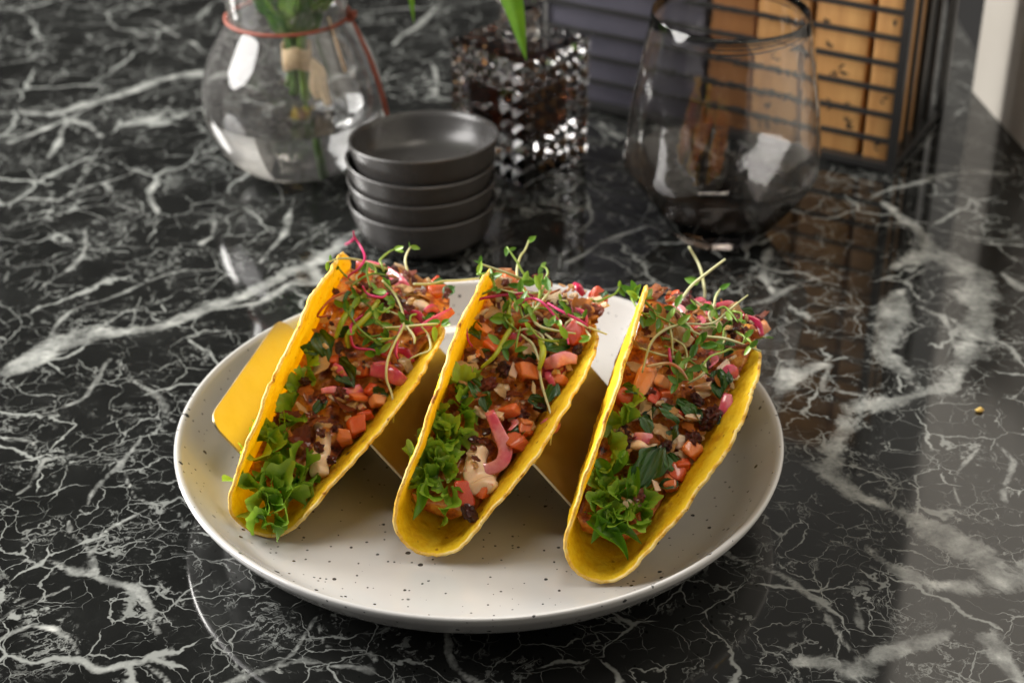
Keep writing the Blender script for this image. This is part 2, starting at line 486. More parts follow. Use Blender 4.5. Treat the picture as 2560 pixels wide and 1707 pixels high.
def build_holder():
    # zig-zag profile (across, up) through the three valleys
    prof = [(-HHALF, HZ_)]
    FL = 0.0142
    for k in range(3):
        b = k * HSP
        prof += [(b, 0.0), (b + FL, 0.0), (b + FL + 0.0300, HZ_)]
        if k < 2: prof += [((k + 1) * HSP - HHALF, HZ_)]
    # rounded bends
    pts = []
    P = [np.array(p) for p in prof]
    for i, p in enumerate(P):
        if i in (0, len(P) - 1): pts.append(p); continue
        a = P[i - 1] - p; c = P[i + 1] - p
        r = min(0.0035, 0.45 * np.linalg.norm(a), 0.45 * np.linalg.norm(c))
        a = p + a / np.linalg.norm(a) * r; c = p + c / np.linalg.norm(c) * r
        for t in np.linspace(0, 1, 6):
            pts.append((1 - t) ** 2 * a + 2 * t * (1 - t) * p + t * t * c)
    pts = np.array(pts)
    # extra samples on the two free ends so that their corners can be rounded
    def ends(A, B):
        ts = [0, .02, .05, .09, .14, .20, .28]
        return [A + (B - A) * t for t in ts]
    full = ends(pts[0], pts[1]) + list(pts[1:-1]) + ends(pts[-1], pts[-2])[::-1]
    full = np.array(full)
    arc = np.concatenate([[0], np.cumsum(np.linalg.norm(np.diff(full, axis=0), axis=1))])
    tot = arc[-1]; cr = 0.008
    def inset(s):
        d = min(s, tot - s)
        return 0.0 if d >= cr else cr - math.sqrt(max(cr * cr - (cr - d) ** 2, 0))
    th = 0.0011
    ny = 10
    verts, faces = [], []
    n = len(full)
    for side in (0, 1):
        for i in range(n):
            t = full[min(i + 1, n - 1)] - full[max(i - 1, 0)]
            t /= np.linalg.norm(t); nn = np.array([-t[1], t[0]])
            q = full[i] + nn * (th / 2 if side == 0 else -th / 2)
            ins = inset(arc[i])
            for y in np.linspace(HF + ins, HB - ins, ny):
                c, s = math.cos(HPSI), math.sin(HPSI)
                verts.append((HO[0] + q[0] * c + y * s, HO[1] - q[0] * s + y * c, HV + q[1]))
    N = n * ny
    for i in range(n - 1):
        for j in range(ny - 1):
            a = i * ny + j
            faces.append((a, a + 1, a + ny + 1, a + ny)); faces.append((N + a, N + a + ny, N + a + ny + 1, N + a + 1))
    for i in range(n - 1):
        for j in (0, ny - 1):
            a = i * ny + j
            faces.append((a, a + ny, N + a + ny, N + a))
    for i in (0, n - 1):
        for j in range(ny - 1):
            a = i * ny + j
            faces.append((a, a + 1, N + a + 1, N + a))
    me = fix_normals(make_mesh('taco_holder', verts, faces, brass(), smooth=True))
    o = link('taco_holder', me)
    md = o.modifiers.new('edges', 'EDGE_SPLIT'); md.split_angle = R_(40)
    tag(o, 'zigzag brushed brass sheet holding the tacos upright on the plate', 'taco holder')
build_holder()

# pieces in each taco's own frame (mm)
PIECES = [{'frill':[[-17.6,-45.0,9.0],[-10.9,-55.2,11.0],[-8.8,-68.5,10.0],[-1.4,-73.0,11.0],[2.8,-65.9,11.0],[6.6,-57.4,10.0],[1.9,-79.6,8.0],[11.5,-62.7,8.0],[8.7,-72.8,9.0],[-1.9,-59.2,8.0]],'herb':[[2.2,-13.9,16.0],[0.2,-30.2,8.0],[-12.8,-5.4,15.0],[-21.7,-8.7,8.0],[18.3,-17.5,8.0]],'tomato':[[11.4,-21.8,8.0],[17.6,-33.8,11.0],[14.6,-17.6,8.0],[15.5,-39.3,8.0],[22.4,-21.2,8.0],[18.8,-28.3,8.0]],'crisp':[[-0.7,-44.6,14.0],[-10.4,-37.9,10.0],[0.3,-36.4,11.0],[-12.2,-41.4,7.0],[-7.3,-32.9,6.0],[-4.7,-61.8,6.0],[11.0,-4.1,8.0],[23.5,-2.1,8.0],[-9.3,-14.9,11.0],[-9.9,-25.7,11.0]],'maroon':[[19.4,-49.4,5.0],[3.9,24.8,8.0],[11.0,21.7,7.0],[3.6,-22.2,6.0],[-12.0,-22.2,5.0],[-1.4,-27.0,5.0],[4.9,-17.5,5.0],[11.1,-36.7,5.0]]},{'frill':[[-15.7,-50.1,10.0],[-7.8,-55.1,10.0],[-15.0,-34.7,9.0],[-9.2,-36.9,9.0],[-7.5,-28.1,8.0],[3.5,-64.7,8.0],[-12.4,-43.4,9.0],[-6.6,-61.5,8.0],[-6.6,-47.9,8.0]],'blade':[[-8.3,-66.7,11.0],[-11.3,-34.7,11.0]],'herb':[[-9.5,-16.8,10.0],[-1.7,-21.0,9.0],[16.0,-32.4,11.0],[20.5,-10.7,10.0],[14.7,8.2,13.0],[6.8,16.4,8.0],[-13.6,-18.9,8.0],[17.4,-16.8,9.0]],'tomato':[[7.2,-59.9,11.0],[13.6,-55.8,11.0],[27.0,-34.6,11.0],[19.6,16.5,12.0],[7.9,-5.0,11.0],[9.0,-22.8,10.0],[16.1,-25.9,8.0],[23.4,-5.2,9.0],[-17.2,9.6,8.0],[-10.4,2.5,8.0],[26.4,-28.2,8.0]],'diced':[[23.2,1.8,7.0],[4.3,4.8,9.0],[5.7,-25.7,9.0],[3.2,-6.5,9.0],[20.9,-4.0,8.0]],'crisp':[[1.5,-14.9,8.0],[7.4,-15.3,8.0],[-6.4,-18.1,7.0],[17.3,-28.6,7.0],[23.5,-25.9,7.0],[-16.2,-9.4,8.0],[-15.3,-15.4,8.0],[4.6,35.7,8.0],[14.9,-15.6,7.0],[-14.3,-24.9,7.0],[-6.1,-6.6,7.0]],'maroon':[[14.2,-66.7,7.0],[-1.4,-6.7,7.0],[-9.5,-3.5,7.0],[-4.4,-14.5,7.0],[14.8,-23.5,6.0],[8.9,34.2,6.0],[18.6,27.0,6.0],[25.4,10.4,5.0],[23.6,-18.3,5.0]]},{'frill':[[-3.8,-57.6,9.0],[4.9,-61.8,9.0],[7.2,-57.5,8.0],[0.0,-63.0,8.0],[9.1,-53.2,8.0],[-7.5,-51.7,8.0],[-1.1,-51.9,8.0]],'blade':[[-8.2,-47.2,14.0],[2.3,-48.1,13.0],[3.0,-69.1,16.0],[-6.6,-40.4,10.0],[-2.1,-66.4,11.0],[8.5,-66.4,10.0]],'herb':[[5.1,-37.2,21.0],[-3.2,-24.1,10.0],[3.8,-16.9,11.0],[15.9,-42.9,8.0],[-14.0,-10.8,8.0],[17.9,1.5,13.0],[9.6,-23.0,8.0],[19.1,5.3,9.0],[13.5,-36.0,11.0]],'tomato':[[-11.2,-5.6,12.0],[-5.9,-3.6,10.0],[22.0,-38.2,9.0],[20.7,-27.7,10.0],[20.0,-42.6,8.0],[-4.9,-10.4,8.0],[19.2,-34.6,8.0]],'diced':[[12.1,-1.9,14.0],[11.3,-45.3,7.0],[16.9,9.1,9.0],[13.6,-15.1,8.0]],'crisp':[[-6.3,-15.5,8.0],[-2.3,-16.7,6.0],[0.3,-11.8,6.0],[4.3,-23.4,9.0],[13.4,-19.1,8.0],[9.4,-26.9,6.0],[22.1,-31.2,7.0],[-7.6,-29.3,7.0],[8.3,-15.5,7.0],[-6.9,-34.8,6.0],[17.8,-21.0,6.0],[23.4,-21.4,6.0],[-10.0,48.1,8.0],[-17.6,16.9,8.0],[-6.1,11.4,9.0]],'maroon':[[20.6,-12.5,9.0],[26.5,-15.9,8.0],[17.3,-23.8,8.0],[8.6,-28.9,6.0],[-6.9,-33.0,5.0],[-7.3,-8.8,6.0],[12.3,-7.6,6.0],[-6.3,43.7,7.0]]}]
SPROUTS = [[['pink',[[-20.1,22.6,66.3],[-20.4,23.6,67.7],[-18.5,26.5,71.4],[-18.6,36.0,71.8],[-22.9,48.3,68.1],[-27.7,51.2,68.9],[-29.7,51.4,71.3]]],['pink',[[-28.2,131.4,18.0],[-28.7,122.0,20.0],[-30.3,123.3,16.2]]],['pink',[[-12.9,17.4,70.5],[-9.7,17.2,68.5],[-6.1,14.8,70.7],[-2.6,15.5,72.3],[-1.5,18.9,73.6]]],['red',[[-18.2,14.1,64.7],[-21.6,9.9,61.1],[-23.0,0.3,60.3],[-22.7,-1.7,56.5],[-18.5,0.6,58.7]]],['pink',[[-6.0,7.7,63.5],[-8.0,3.3,60.2],[-6.8,-3.1,59.9],[-1.7,-6.3,56.2],[5.8,-5.9,59.7],[13.0,-5.3,60.9]]],['white',[[-6.8,23.7,74.5],[0.9,22.0,73.2],[8.2,14.4,72.2],[12.0,7.5,70.1],[12.4,-3.3,66.9],[13.8,-11.0,62.4],[17.4,-18.2,59.2],[22.7,-23.1,57.2],[26.9,-28.0,54.4],[29.5,-32.5,51.5]]],['white',[[4.5,3.5,66.3],[12.7,8.0,70.3],[20.3,10.4,75.7],[24.8,13.1,77.8]]],['white',[[19.0,9.5,74.0],[23.8,8.6,72.4],[27.4,0.6,71.9],[24.1,-2.5,68.3],[21.7,-4.1,64.7]]],['white',[[13.5,7.6,71.1],[18.4,3.6,71.2],[20.2,0.9,69.8]]],['green',[[-17.3,19.4,65.8],[-15.0,25.6,68.4],[-11.6,34.1,68.2],[-5.9,33.8,71.8]]],['lime',[[-9.3,20.1,67.4],[-12.0,9.9,61.7],[-12.2,0.4,59.1],[-10.7,-5.0,53.7]]],['lime',[[-3.3,16.0,69.4],[-4.2,5.9,64.4],[-6.8,-3.1,57.6],[-3.7,-5.9,53.6]]],['green',[[-6.8,2.0,59.6],[-1.9,-0.9,59.5],[2.7,-1.1,62.6],[6.7,2.0,65.7],[7.3,8.0,67.5]]],['pink',[[11.3,8.0,70.3],[12.6,2.6,66.7],[15.3,-5.4,64.7],[17.4,-6.5,63.2]]],['green',[[-11.9,5.7,61.6],[-2.9,-1.0,61.9],[6.2,-3.4,63.6],[12.2,3.8,67.3]]],['green',[[-4.2,15.6,66.2],[-1.7,8.8,65.7],[4.5,6.0,65.3],[12.8,5.7,69.2]]],['green',[[-16.2,35.3,70.7],[-13.9,26.8,71.0],[-9.7,20.4,70.0]]]],[['green',[[-31.6,29.9,65.0],[-27.5,29.7,67.8],[-24.3,28.3,67.5],[-22.2,21.1,68.7],[-24.4,20.5,64.5],[-27.9,16.4,62.9]]],['pink',[[-4.8,27.8,70.4],[-9.6,25.0,70.6],[-19.3,19.7,66.3],[-26.3,15.7,61.7],[-27.7,10.9,58.1],[-27.0,5.4,57.5],[-22.3,-2.9,54.0],[-18.6,-4.4,52.2]]],['pink',[[-8.8,17.6,68.1],[-8.1,19.0,71.4],[-4.2,21.9,73.0],[0.2,18.7,75.3],[8.3,15.3,73.9],[14.2,12.4,72.2],[17.9,3.9,72.0]]],['pink',[[2.2,22.6,74.0],[8.6,17.9,76.5],[17.1,16.0,78.0],[22.5,14.7,78.3]]],['white',[[1.2,32.1,75.2],[-0.6,22.5,73.4],[-2.8,13.3,70.6],[-5.4,11.5,65.9]]],['white',[[-3.4,23.3,70.5],[-0.8,13.7,69.0],[3.9,9.9,69.3],[11.2,10.4,71.2],[18.9,11.5,73.8]]],['lime',[[-14.0,27.2,67.5],[-11.3,13.9,65.2],[-7.5,10.6,62.5],[-7.7,1.9,60.3],[-8.4,-9.5,57.2],[-11.1,-13.2,50.4]]],['white',[[-4.8,7.0,62.5],[-1.3,8.3,65.5],[3.4,10.1,65.7],[7.4,6.8,66.3],[9.1,-1.7,63.3],[12.4,-9.1,60.1],[17.0,-14.6,56.8],[23.0,-22.2,54.4],[26.5,-28.6,53.6],[29.9,-35.1,47.1]]],['white',[[-2.2,6.4,62.9],[4.4,1.8,64.1],[9.5,-7.0,64.1]]],['white',[[7.1,9.4,67.5],[14.3,5.5,68.0]]],['white',[[14.7,19.2,74.4],[22.0,15.7,77.2],[31.4,15.5,78.7]]],['green',[[-11.7,31.8,70.8],[-9.1,25.6,71.6],[-4.5,21.9,71.7]]],['green',[[-6.9,36.6,72.3],[-3.0,29.2,73.3],[-2.0,19.2,72.5]]],['green',[[-1.7,36.9,73.4],[-2.1,27.1,72.5],[-0.8,20.2,71.3]]],['green',[[-13.7,15.2,63.9],[-10.0,8.6,63.8],[-3.9,7.9,62.9]]],['green',[[-1.2,-3.4,60.3],[-2.8,0.8,63.3],[-4.0,8.3,65.2]]],['lime',[[6.2,6.2,65.4],[9.7,-3.6,66.5],[11.4,-9.3,61.2]]]],[['white',[[-5.6,150.3,35.4],[3.4,144.8,31.8],[7.5,127.5,33.5],[11.8,124.4,27.6],[13.7,121.1,18.0]]],['white',[[-1.0,60.3,85.5],[-6.3,53.3,75.9],[-9.0,48.3,71.4],[-11.5,35.2,71.4],[-12.3,29.8,66.0]]],['green',[[-29.9,32.0,62.5],[-25.4,25.9,65.2],[-17.9,23.2,64.5]]],['green',[[-24.8,19.5,63.0],[-20.4,20.0,65.1],[-15.3,17.5,67.0],[-10.1,17.7,67.1]]],['white',[[-6.1,19.0,67.8],[2.5,17.1,69.5],[12.1,16.2,74.5],[27.6,16.7,77.1]]],['white',[[-6.4,20.4,68.8],[4.1,25.5,72.3],[9.0,35.2,77.0],[13.1,40.1,85.9]]],['green',[[3.5,32.9,75.4],[7.4,35.3,77.4],[14.2,27.3,78.3]]],['white',[[-6.9,19.5,69.1],[-14.0,10.4,66.9],[-17.0,2.4,62.0],[-14.8,-7.9,53.4]]],['white',[[-13.1,15.7,67.6],[-9.5,9.2,65.4],[-5.8,4.0,61.0]]],['white',[[-19.9,3.8,56.5],[-8.8,3.6,59.3],[4.2,6.3,63.9]]],['blush',[[-14.2,-4.5,55.1],[-6.6,-2.3,60.3],[-1.6,-5.7,62.8],[3.9,-6.2,60.1]]],['white',[[7.2,3.7,66.8],[8.4,-3.0,65.0],[4.8,-5.7,58.2]]],['white',[[-9.0,12.5,63.5],[-3.5,9.5,65.0],[-0.2,5.1,63.5],[0.9,-2.2,62.0]]],['pink',[[-8.7,5.4,62.6],[-6.6,-0.1,61.3],[-2.6,-3.8,57.4]]],['green',[[0.5,-7.1,56.6],[-2.0,-4.3,60.8],[-1.8,1.0,62.4]]],['green',[[1.2,10.8,68.0],[1.2,7.8,64.9],[0.3,0.7,62.7]]]]]
SPROUT_LEAVES = [[[-13.4,8.8,63.9],[-13.8,5.9,62.2],[-10.7,9.0,65.2],[-4.3,7.1,63.0],[-0.9,6.0,65.5],[-0.4,8.8,67.6],[-3.9,20.2,72.3],[-0.9,23.4,73.2],[3.6,17.2,71.0],[8.0,-10.0,59.9],[9.8,-6.3,62.8],[24.7,15.9,78.6],[25.5,8.3,77.0],[27.6,15.2,78.0],[-16.1,35.9,70.4],[9.2,-7.8,60.6],[-5.3,-1.2,60.2],[3.4,7.5,66.3],[1.4,18.0,71.6],[1.5,0.1,61.7],[11.2,10.2,71.7],[-9.6,11.6,67.6],[7.7,-0.2,65.2],[-18.0,8.7,60.4]],[[-30.9,30.6,65.5],[-25.1,29.2,67.8],[-13.5,28.8,70.4],[-11.4,27.0,69.8],[-10.7,32.1,71.7],[-8.2,33.3,73.7],[-6.5,34.7,75.5],[-2.1,36.1,74.7],[-0.5,31.3,76.2],[-13.9,13.7,65.2],[-15.1,10.2,62.6],[-13.3,6.2,63.3],[-1.3,-4.9,61.3],[-6.1,-5.6,60.8],[-4.5,-4.5,59.2],[15.4,6.9,73.1],[-14.3,10.8,64.8],[-9.0,20.5,69.8],[-10.9,19.9,69.0],[-3.9,30.8,74.3],[-4.1,13.5,69.6],[6.7,13.2,71.0],[9.0,14.3,73.7],[13.7,17.7,77.1],[-5.8,9.7,65.8],[-9.9,-0.8,57.1]],[[-32.7,30.9,64.0],[-30.6,31.1,64.4],[-31.4,26.8,64.1],[-25.0,29.6,65.3],[-24.4,14.5,63.0],[1.4,130.7,29.2],[-5.8,51.5,71.4],[3.8,128.0,30.5],[-17.9,23.2,67.2],[-14.6,22.6,68.2],[-9.5,16.9,69.9],[-7.2,24.8,69.8],[-4.6,30.7,73.1],[-0.1,33.8,75.3],[2.9,30.4,75.6],[7.4,20.1,76.0],[-18.2,16.1,66.0],[-16.2,14.1,64.9],[-3.7,11.0,67.3],[0.6,7.7,69.8],[2.1,12.4,70.7],[8.7,10.1,72.2],[10.6,12.0,73.5],[-3.9,-1.5,62.3],[-0.6,-5.8,60.2],[3.9,-1.0,62.4],[6.1,0.7,63.9],[0.2,-9.1,57.9],[1.2,30.2,75.4],[-13.7,28.0,70.2],[-19.4,16.6,64.0],[-0.7,-0.1,62.6],[3.1,-2.9,60.6],[5.9,8.9,69.9]]]
ONION_STRIPS = [[[4.2,[[-20.3,48.4,58.1],[-14.4,48.7,61.3],[-7.2,47.6,63.7],[0.1,40.1,68.4],[5.9,36.4,68.7],[9.8,32.1,68.3]]],[4.9,[[9.5,-11.5,53.7],[15.6,-10.5,56.2],[21.3,-13.1,59.0],[26.4,-12.6,58.2]]],[3.8,[[17.7,10.1,68.3],[21.8,14.1,73.4],[24.5,17.5,77.3],[27.8,26.6,79.2]]],[4.2,[[-0.2,-23.1,40.7],[6.8,-22.3,44.1],[10.3,-16.7,46.8]]]],[[4.5,[[0.6,-28.0,42.4],[9.0,-35.6,39.7],[13.8,-40.5,38.0],[14.8,-46.4,34.7],[10.6,-48.6,29.9],[4.2,-47.9,28.8]]],[5.3,[[24.2,-27.3,47.1],[26.5,-28.3,51.3],[29.0,-22.5,51.2]]],[4.5,[[12.9,-2.3,60.3],[16.1,-2.8,65.0],[19.8,1.1,66.8],[24.5,2.7,67.7]]],[4.2,[[12.9,-2.8,56.1],[17.6,-2.3,59.7],[21.6,2.2,62.9]]]],[[4.2,[[23.5,-13.2,55.6],[23.6,-9.6,59.5],[22.1,-4.1,62.4]]],[3.8,[[17.2,5.1,64.3],[19.7,7.2,67.1],[23.3,6.4,64.8]]],[3.8,[[-6.0,-29.5,36.5],[-1.8,-30.3,38.7],[1.4,-28.1,40.0]]]]]
SAUCE = [[[[[-1.7,-35.6,36.5],[5.2,-40.5,35.3],[8.9,-49.3,31.4],[11.9,-55.4,27.1]],[1.5,2.6,3.2,3.6]]],[[[[0.7,-36.4,36.9],[2.6,-40.8,33.5],[4.4,-50.3,31.6],[9.8,-54.3,29.1],[11.9,-56.3,28.8]],[2.6,3.8,3.4,5.7,4.9]]],[[[[-11.7,-24.9,37.8],[-8.1,-27.8,35.8],[-3.7,-33.3,39.2],[2.2,-28.1,38.6]],[3.4,3.8,3.0,1.9]],[[[4.4,-46.6,28.8],[5.4,-51.5,26.9],[3.8,-55.3,24.9]],[3.0,3.8,2.3]]]]

# ------------------------------------------------------------------ tacos
TR, TRAD, TLAM, TPSI, TZ, TASP = 0.0819, 0.0151, R_(12.3), R_(12.4), 0.0145, 1.036
TACOS = [(-.0806, .0254, R_(30.3)), (-.0079, .0100, R_(26.0)), (.0621, -.0061, R_(26.4))]
TAU = math.tan(R_(18))
FA = [-.085, -.078, -.066, -.045, -.02, 0, .02, .04, .055, .07, .08, .09]
FZ = [.004, .007, .014, .026, .042, .054, .064, .068, .063, .049, .036, .02]
CAMP = np.array(cam.location)

def hf(a): return float(np.interp(a, FA, FZ))
def turn(k, p):
    """taco frame -> frame of the taco's empty (a pure rotation)"""
    X, Y, Z = p; ro = TACOS[k][2]
    c, s = math.cos(ro), math.sin(ro); X, Z = X * c + Z * s, -X * s + Z * c
    c, s = math.cos(TPSI), math.sin(TPSI)
    return np.array([X * c + Y * s, -X * s + Y * c, Z])
def cross(s):
    a = math.pi / 2 - TLAM; L = TRAD * a
    sg = 1 if s >= 0 else -1; t = abs(s)
    th = min(t / TRAD, a); ex = max(t - L, 0)
    x = TRAD * math.sin(th) + ex * math.sin(TLAM); z = TRAD * (1 - math.cos(th)) + ex * math.cos(TLAM)
    return sg * x, z, -sg * math.sin(th), math.cos(th)      # point and inward normal
def wall_x(z):
    zt = TRAD * (1 - math.cos(math.pi / 2 - TLAM))
    if z <= 0: return 0.0
    if z < zt: return math.sqrt(max(2 * TRAD * z - z * z, 0))
    return TRAD * math.cos(TLAM) + (z - zt) * math.tan(TLAM)
def limits(a):
    h = hf(a); xl = xr = wall_x(h)
    for _ in range(6):
        xr = wall_x(h + xr * TAU); xl = wall_x(max(h - xl * TAU, .002))
    return xl - .0024, xr - .0024
def surf(X, Y):
    xl, xr = limits(Y)
    X = max(-xl + .001, min(xr - .001, X))
    return np.array([X, Y, hf(Y) + X * TAU])

def shell_material():
    m = NT('corn_shell')
    co = m.coord()
    n1 = m.noise(co, 60, 5, 0.6); n2 = m.noise(co, 420, 4, 0.6)
    c = m.ramp(m.math('ADD', m.math('MULTIPLY', n1.outputs['Fac'], .6), m.math('MULTIPLY', n2.outputs['Fac'], .4)),
               [(0.32, (0.70, 0.38, 0.004)), (0.46, (0.86, 0.60, 0.010)), (0.60, (0.93, 0.73, 0.045))])
    v = m.voro(m.vadd(co, n2.outputs['Color'], 0.002), 260)
    sep = m.n('ShaderNodeSeparateColor'); m.l(v.outputs['Color'], sep.inputs[0])
    spot = m.math('MULTIPLY', m.remap(v.outputs['Distance'], 0.30, 0.12), m.math('GREATER_THAN', sep.outputs[0], 0.80))
    c = m.mix(m.math('MULTIPLY', spot, 0.75), c, (0.22, 0.06, 0.008))
    toast = m.noise(co, 48, 5, 0.65)
    c = m.mix(m.math('MULTIPLY', m.remap(toast.outputs['Fac'], 0.54, 0.68), 0.70), c, (0.52, 0.22, 0.012))
    bl = m.voro(m.vadd(co, n1.outputs['Color'], 0.004), 130)
    m.col(c)
    m.set(Roughness=0.60)
    m.b.inputs['Specular IOR Level'].default_value = 0.35
    h = m.math('ADD', m.math('MULTIPLY', n2.outputs['Fac'], 0.6), m.math('MULTIPLY', m.noise(co, 1100, 3, .6).outputs['Fac'], 0.4))
    h = m.math('ADD', h, m.math('MULTIPLY', m.remap(bl.outputs['Distance'], 0.45, 0.05), 0.9))
    m.bump(h, 0.9, 0.0012)
    m.translucent(m.mix(0.5, c, (1.0, 0.72, 0.02)), 0.38)
    return m.m
def rim_material():
    m = NT('corn_shell_rim')
    co = m.coord()
    n1 = m.noise(co, 140, 5, 0.6); n2 = m.noise(co, 700, 4, 0.6)
    c = m.ramp(n1.outputs['Fac'], [(0.33, (0.36, 0.14, 0.012)), (0.41, (0.84, 0.52, 0.06)), (0.60, (0.93, 0.76, 0.30))])
    c = m.mix(m.remap(n2.outputs['Fac'], 0.62, 0.72), c, (0.30, 0.10, 0.015))
    m.col(c); m.set(Roughness=0.55)
    m.bump(n2.outputs['Fac'], 0.6, 0.0008)
    m.translucent(c, 0.30)
    return m.m
M_SHELL, M_RIM = shell_material(), rim_material()
M_FILL = mottled('filling', [(0.30, (0.05, 0.008, 0.004)), (0.40, (0.34, 0.06, 0.010)), (0.50, (0.70, 0.20, 0.018)), (0.62, (0.88, 0.42, 0.06)), (0.76, (0.66, 0.08, 0.02))], 150, 0.40, 0.9, 330, 0.002, rand=0.0, coat=0.5, spec=.5)
M_FRILL = mottled('lettuce_frill', [(0.30, (0.08, 0.24, 0.006)), (0.5, (0.20, 0.44, 0.018)), (0.7, (0.40, 0.60, 0.07))], 130, 0.20, 0.25, 420, 0.0005, coat=0.25, transl=0.34, rand=0.35)
def pale_margin(mat, colour):
    # lettuce is paler along its frilled margin
    t = mat.node_tree; a = t.nodes.new('ShaderNodeAttribute'); a.attribute_name = 'margin'
    b = t.nodes['Principled BSDF']; src = b.inputs['Base Color'].links[0].from_socket
    mu = t.nodes.new('ShaderNodeMath'); mu.operation = 'MULTIPLY'; t.links.new(a.outputs['Fac'], mu.inputs[0]); mu.inputs[1].default_value = 0.55
    mx = t.nodes.new('ShaderNodeMix'); mx.data_type = 'RGBA'
    t.links.new(mu.outputs[0], mx.inputs[0]); t.links.new(src, mx.inputs[6]); mx.inputs[7].default_value = (*colour, 1)
    t.links.new(mx.outputs[2], b.inputs['Base Color'])
pale_margin(M_FRILL, (0.46, 0.66, 0.10))
M_BLADE = mottled('lettuce_blade', [(0.30, (0.06, 0.18, 0.006)), (0.5, (0.13, 0.32, 0.012)), (0.7, (0.22, 0.42, 0.03))], 90, 0.30, 0.2, 350, 0.0004, transl=0.30, rand=0.30)
M_HERB = mottled('dark_herb', [(0.30, (0.008, 0.045, 0.004)), (0.5, (0.018, 0.095, 0.008)), (0.7, (0.045, 0.16, 0.014))], 160, 0.22, 0.35, 350, 0.0006, transl=0.15, rand=0.35, coat=0.4)
M_TOMATO = mottled('tomato', [(0.30, (0.50, 0.03, 0.008)), (0.48, (0.74, 0.12, 0.025)), (0.62, (0.84, 0.28, 0.08)), (0.78, (0.88, 0.46, 0.24))], 150, 0.16, 0.4, 260, 0.0010, rand=0.45, sss=0.3, coat=0.5)
M_DICED = mottled('diced_onion', [(0.30, (0.62, 0.36, 0.22)), (0.6, (0.80, 0.58, 0.42))], 150, 0.25, 0.25, 350, 0.0004, rand=0.3, sss=0.4, coat=0.4)
M_ONION = mottled('pickled_onion', [(0.30, (0.40, 0.02, 0.07)), (0.5, (0.66, 0.10, 0.17)), (0.72, (0.82, 0.33, 0.36))], 75, 0.18, 0.2, 260, 0.0004, rand=0.35, sss=0.35, coat=0.5)
M_SAUCE = mottled('sauce', [(0.30, (0.84, 0.58, 0.38)), (0.64, (0.90, 0.68, 0.49)), (0.72, (0.66, 0.20, 0.07))], 170, 0.34, 0.3, 220, 0.0010, rand=0.0, sss=0.3, coat=0.12)
M_CRISP = mottled('fried_crisp', [(0.28, (0.20, 0.03, 0.006)), (0.38, (0.60, 0.15, 0.012)), (0.54, (0.80, 0.31, 0.035)), (0.68, (0.86, 0.50, 0.20)), (0.82, (0.90, 0.66, 0.40))], 230, 0.42, 0.9, 500, 0.0012, rand=0.85, coat=0.25, spec=.5)
M_MAROON = mottled('dark_crisp', [(0.30, (0.025, 0.004, 0.005)), (0.5, (0.12, 0.013, 0.014)), (0.72, (0.32, 0.05, 0.03))], 330, 0.28, 1.0, 600, 0.0012, rand=0.25, coat=0.4)
M_STEM = {'white': mottled('sprout_stem_pale', [(0.3, (0.52, 0.52, 0.22)), (0.6, (0.72, 0.72, 0.44))], 90, 0.35, 0, rand=0.3, transl=0.2),
          'green': mottled('sprout_stem_green', [(0.3, (0.16, 0.30, 0.03)), (0.6, (0.34, 0.46, 0.09))], 90, 0.35, 0, rand=0.3, transl=0.2),
          'lime': mottled('sprout_stalk_lime', [(0.3, (0.30, 0.42, 0.02)), (0.6, (0.52, 0.58, 0.06))], 90, 0.35, 0.2, 400, 0.0003, rand=0.2, transl=0.3),
          'pink': mottled('sprout_stem_pink', [(0.3, (0.42, 0.012, 0.08)), (0.6, (0.68, 0.05, 0.20))], 90, 0.32, 0, rand=0.3, transl=0.15),
          'red': mottled('sprout_stem_red', [(0.3, (0.28, 0.02, 0.015)), (0.6, (0.48, 0.10, 0.03))], 90, 0.35, 0, rand=0.3, transl=0.15),
          'blush': mottled('sprout_stem_blush', [(0.35, (0.66, 0.22, 0.16)), (0.6, (0.74, 0.62, 0.36))], 60, 0.35, 0, rand=0.3, transl=0.2)}
M_SLEAF = mottled('sprout_leaf', [(0.30, (0.055, 0.17, 0.014)), (0.5, (0.12, 0.29, 0.03)), (0.7, (0.26, 0.44, 0.06))], 120, 0.35, 0, rand=0.5, transl=0.25)

# ---- shared piece meshes
def grid_mesh(name, fn, nu, nv, mat):
    v = [fn(i / (nu - 1), j / (nv - 1)) for j in range(nv) for i in range(nu)]
    f = [(j * nu + i, j * nu + i + 1, (j + 1) * nu + i + 1, (j + 1) * nu + i) for j in range(nv - 1) for i in range(nu - 1)]
    return make_mesh(name, v, f, mat)
def frill_mesh(seed):
    rg = random.Random(seed); ph = rg.uniform(0, 6); n = rg.choice((5.6, 6.4, 7.2)); bend = rg.uniform(-.5, .5)
    def fn(u, v):
        th = (u - .5) * 2.3; rho = 0.12 + 0.88 * v
        w = rho ** 2.2
        t2 = th + 0.19 * w * math.cos(n * th + ph)
        jag = 1 + (0.05 * math.sin(23 * th + ph) + 0.05 * math.sin(41 * th)) * (v ** 5)
        x = math.sin(t2) * rho * jag; y = math.cos(t2) * rho * jag
        z = 0.34 * w * math.sin(n * th + ph) + 0.10 * w * math.sin(2.3 * n * th + 1) + bend * (y * y) * .6
        return (x, y, z)
    me = grid_mesh('frill', fn, 96, 12, M_FRILL)
    at = me.attributes.new('margin', 'FLOAT', 'POINT')
    at.data.foreach_set('value', [(j / 11) ** 2.5 for j in range(12) for i in range(96)])
    return me
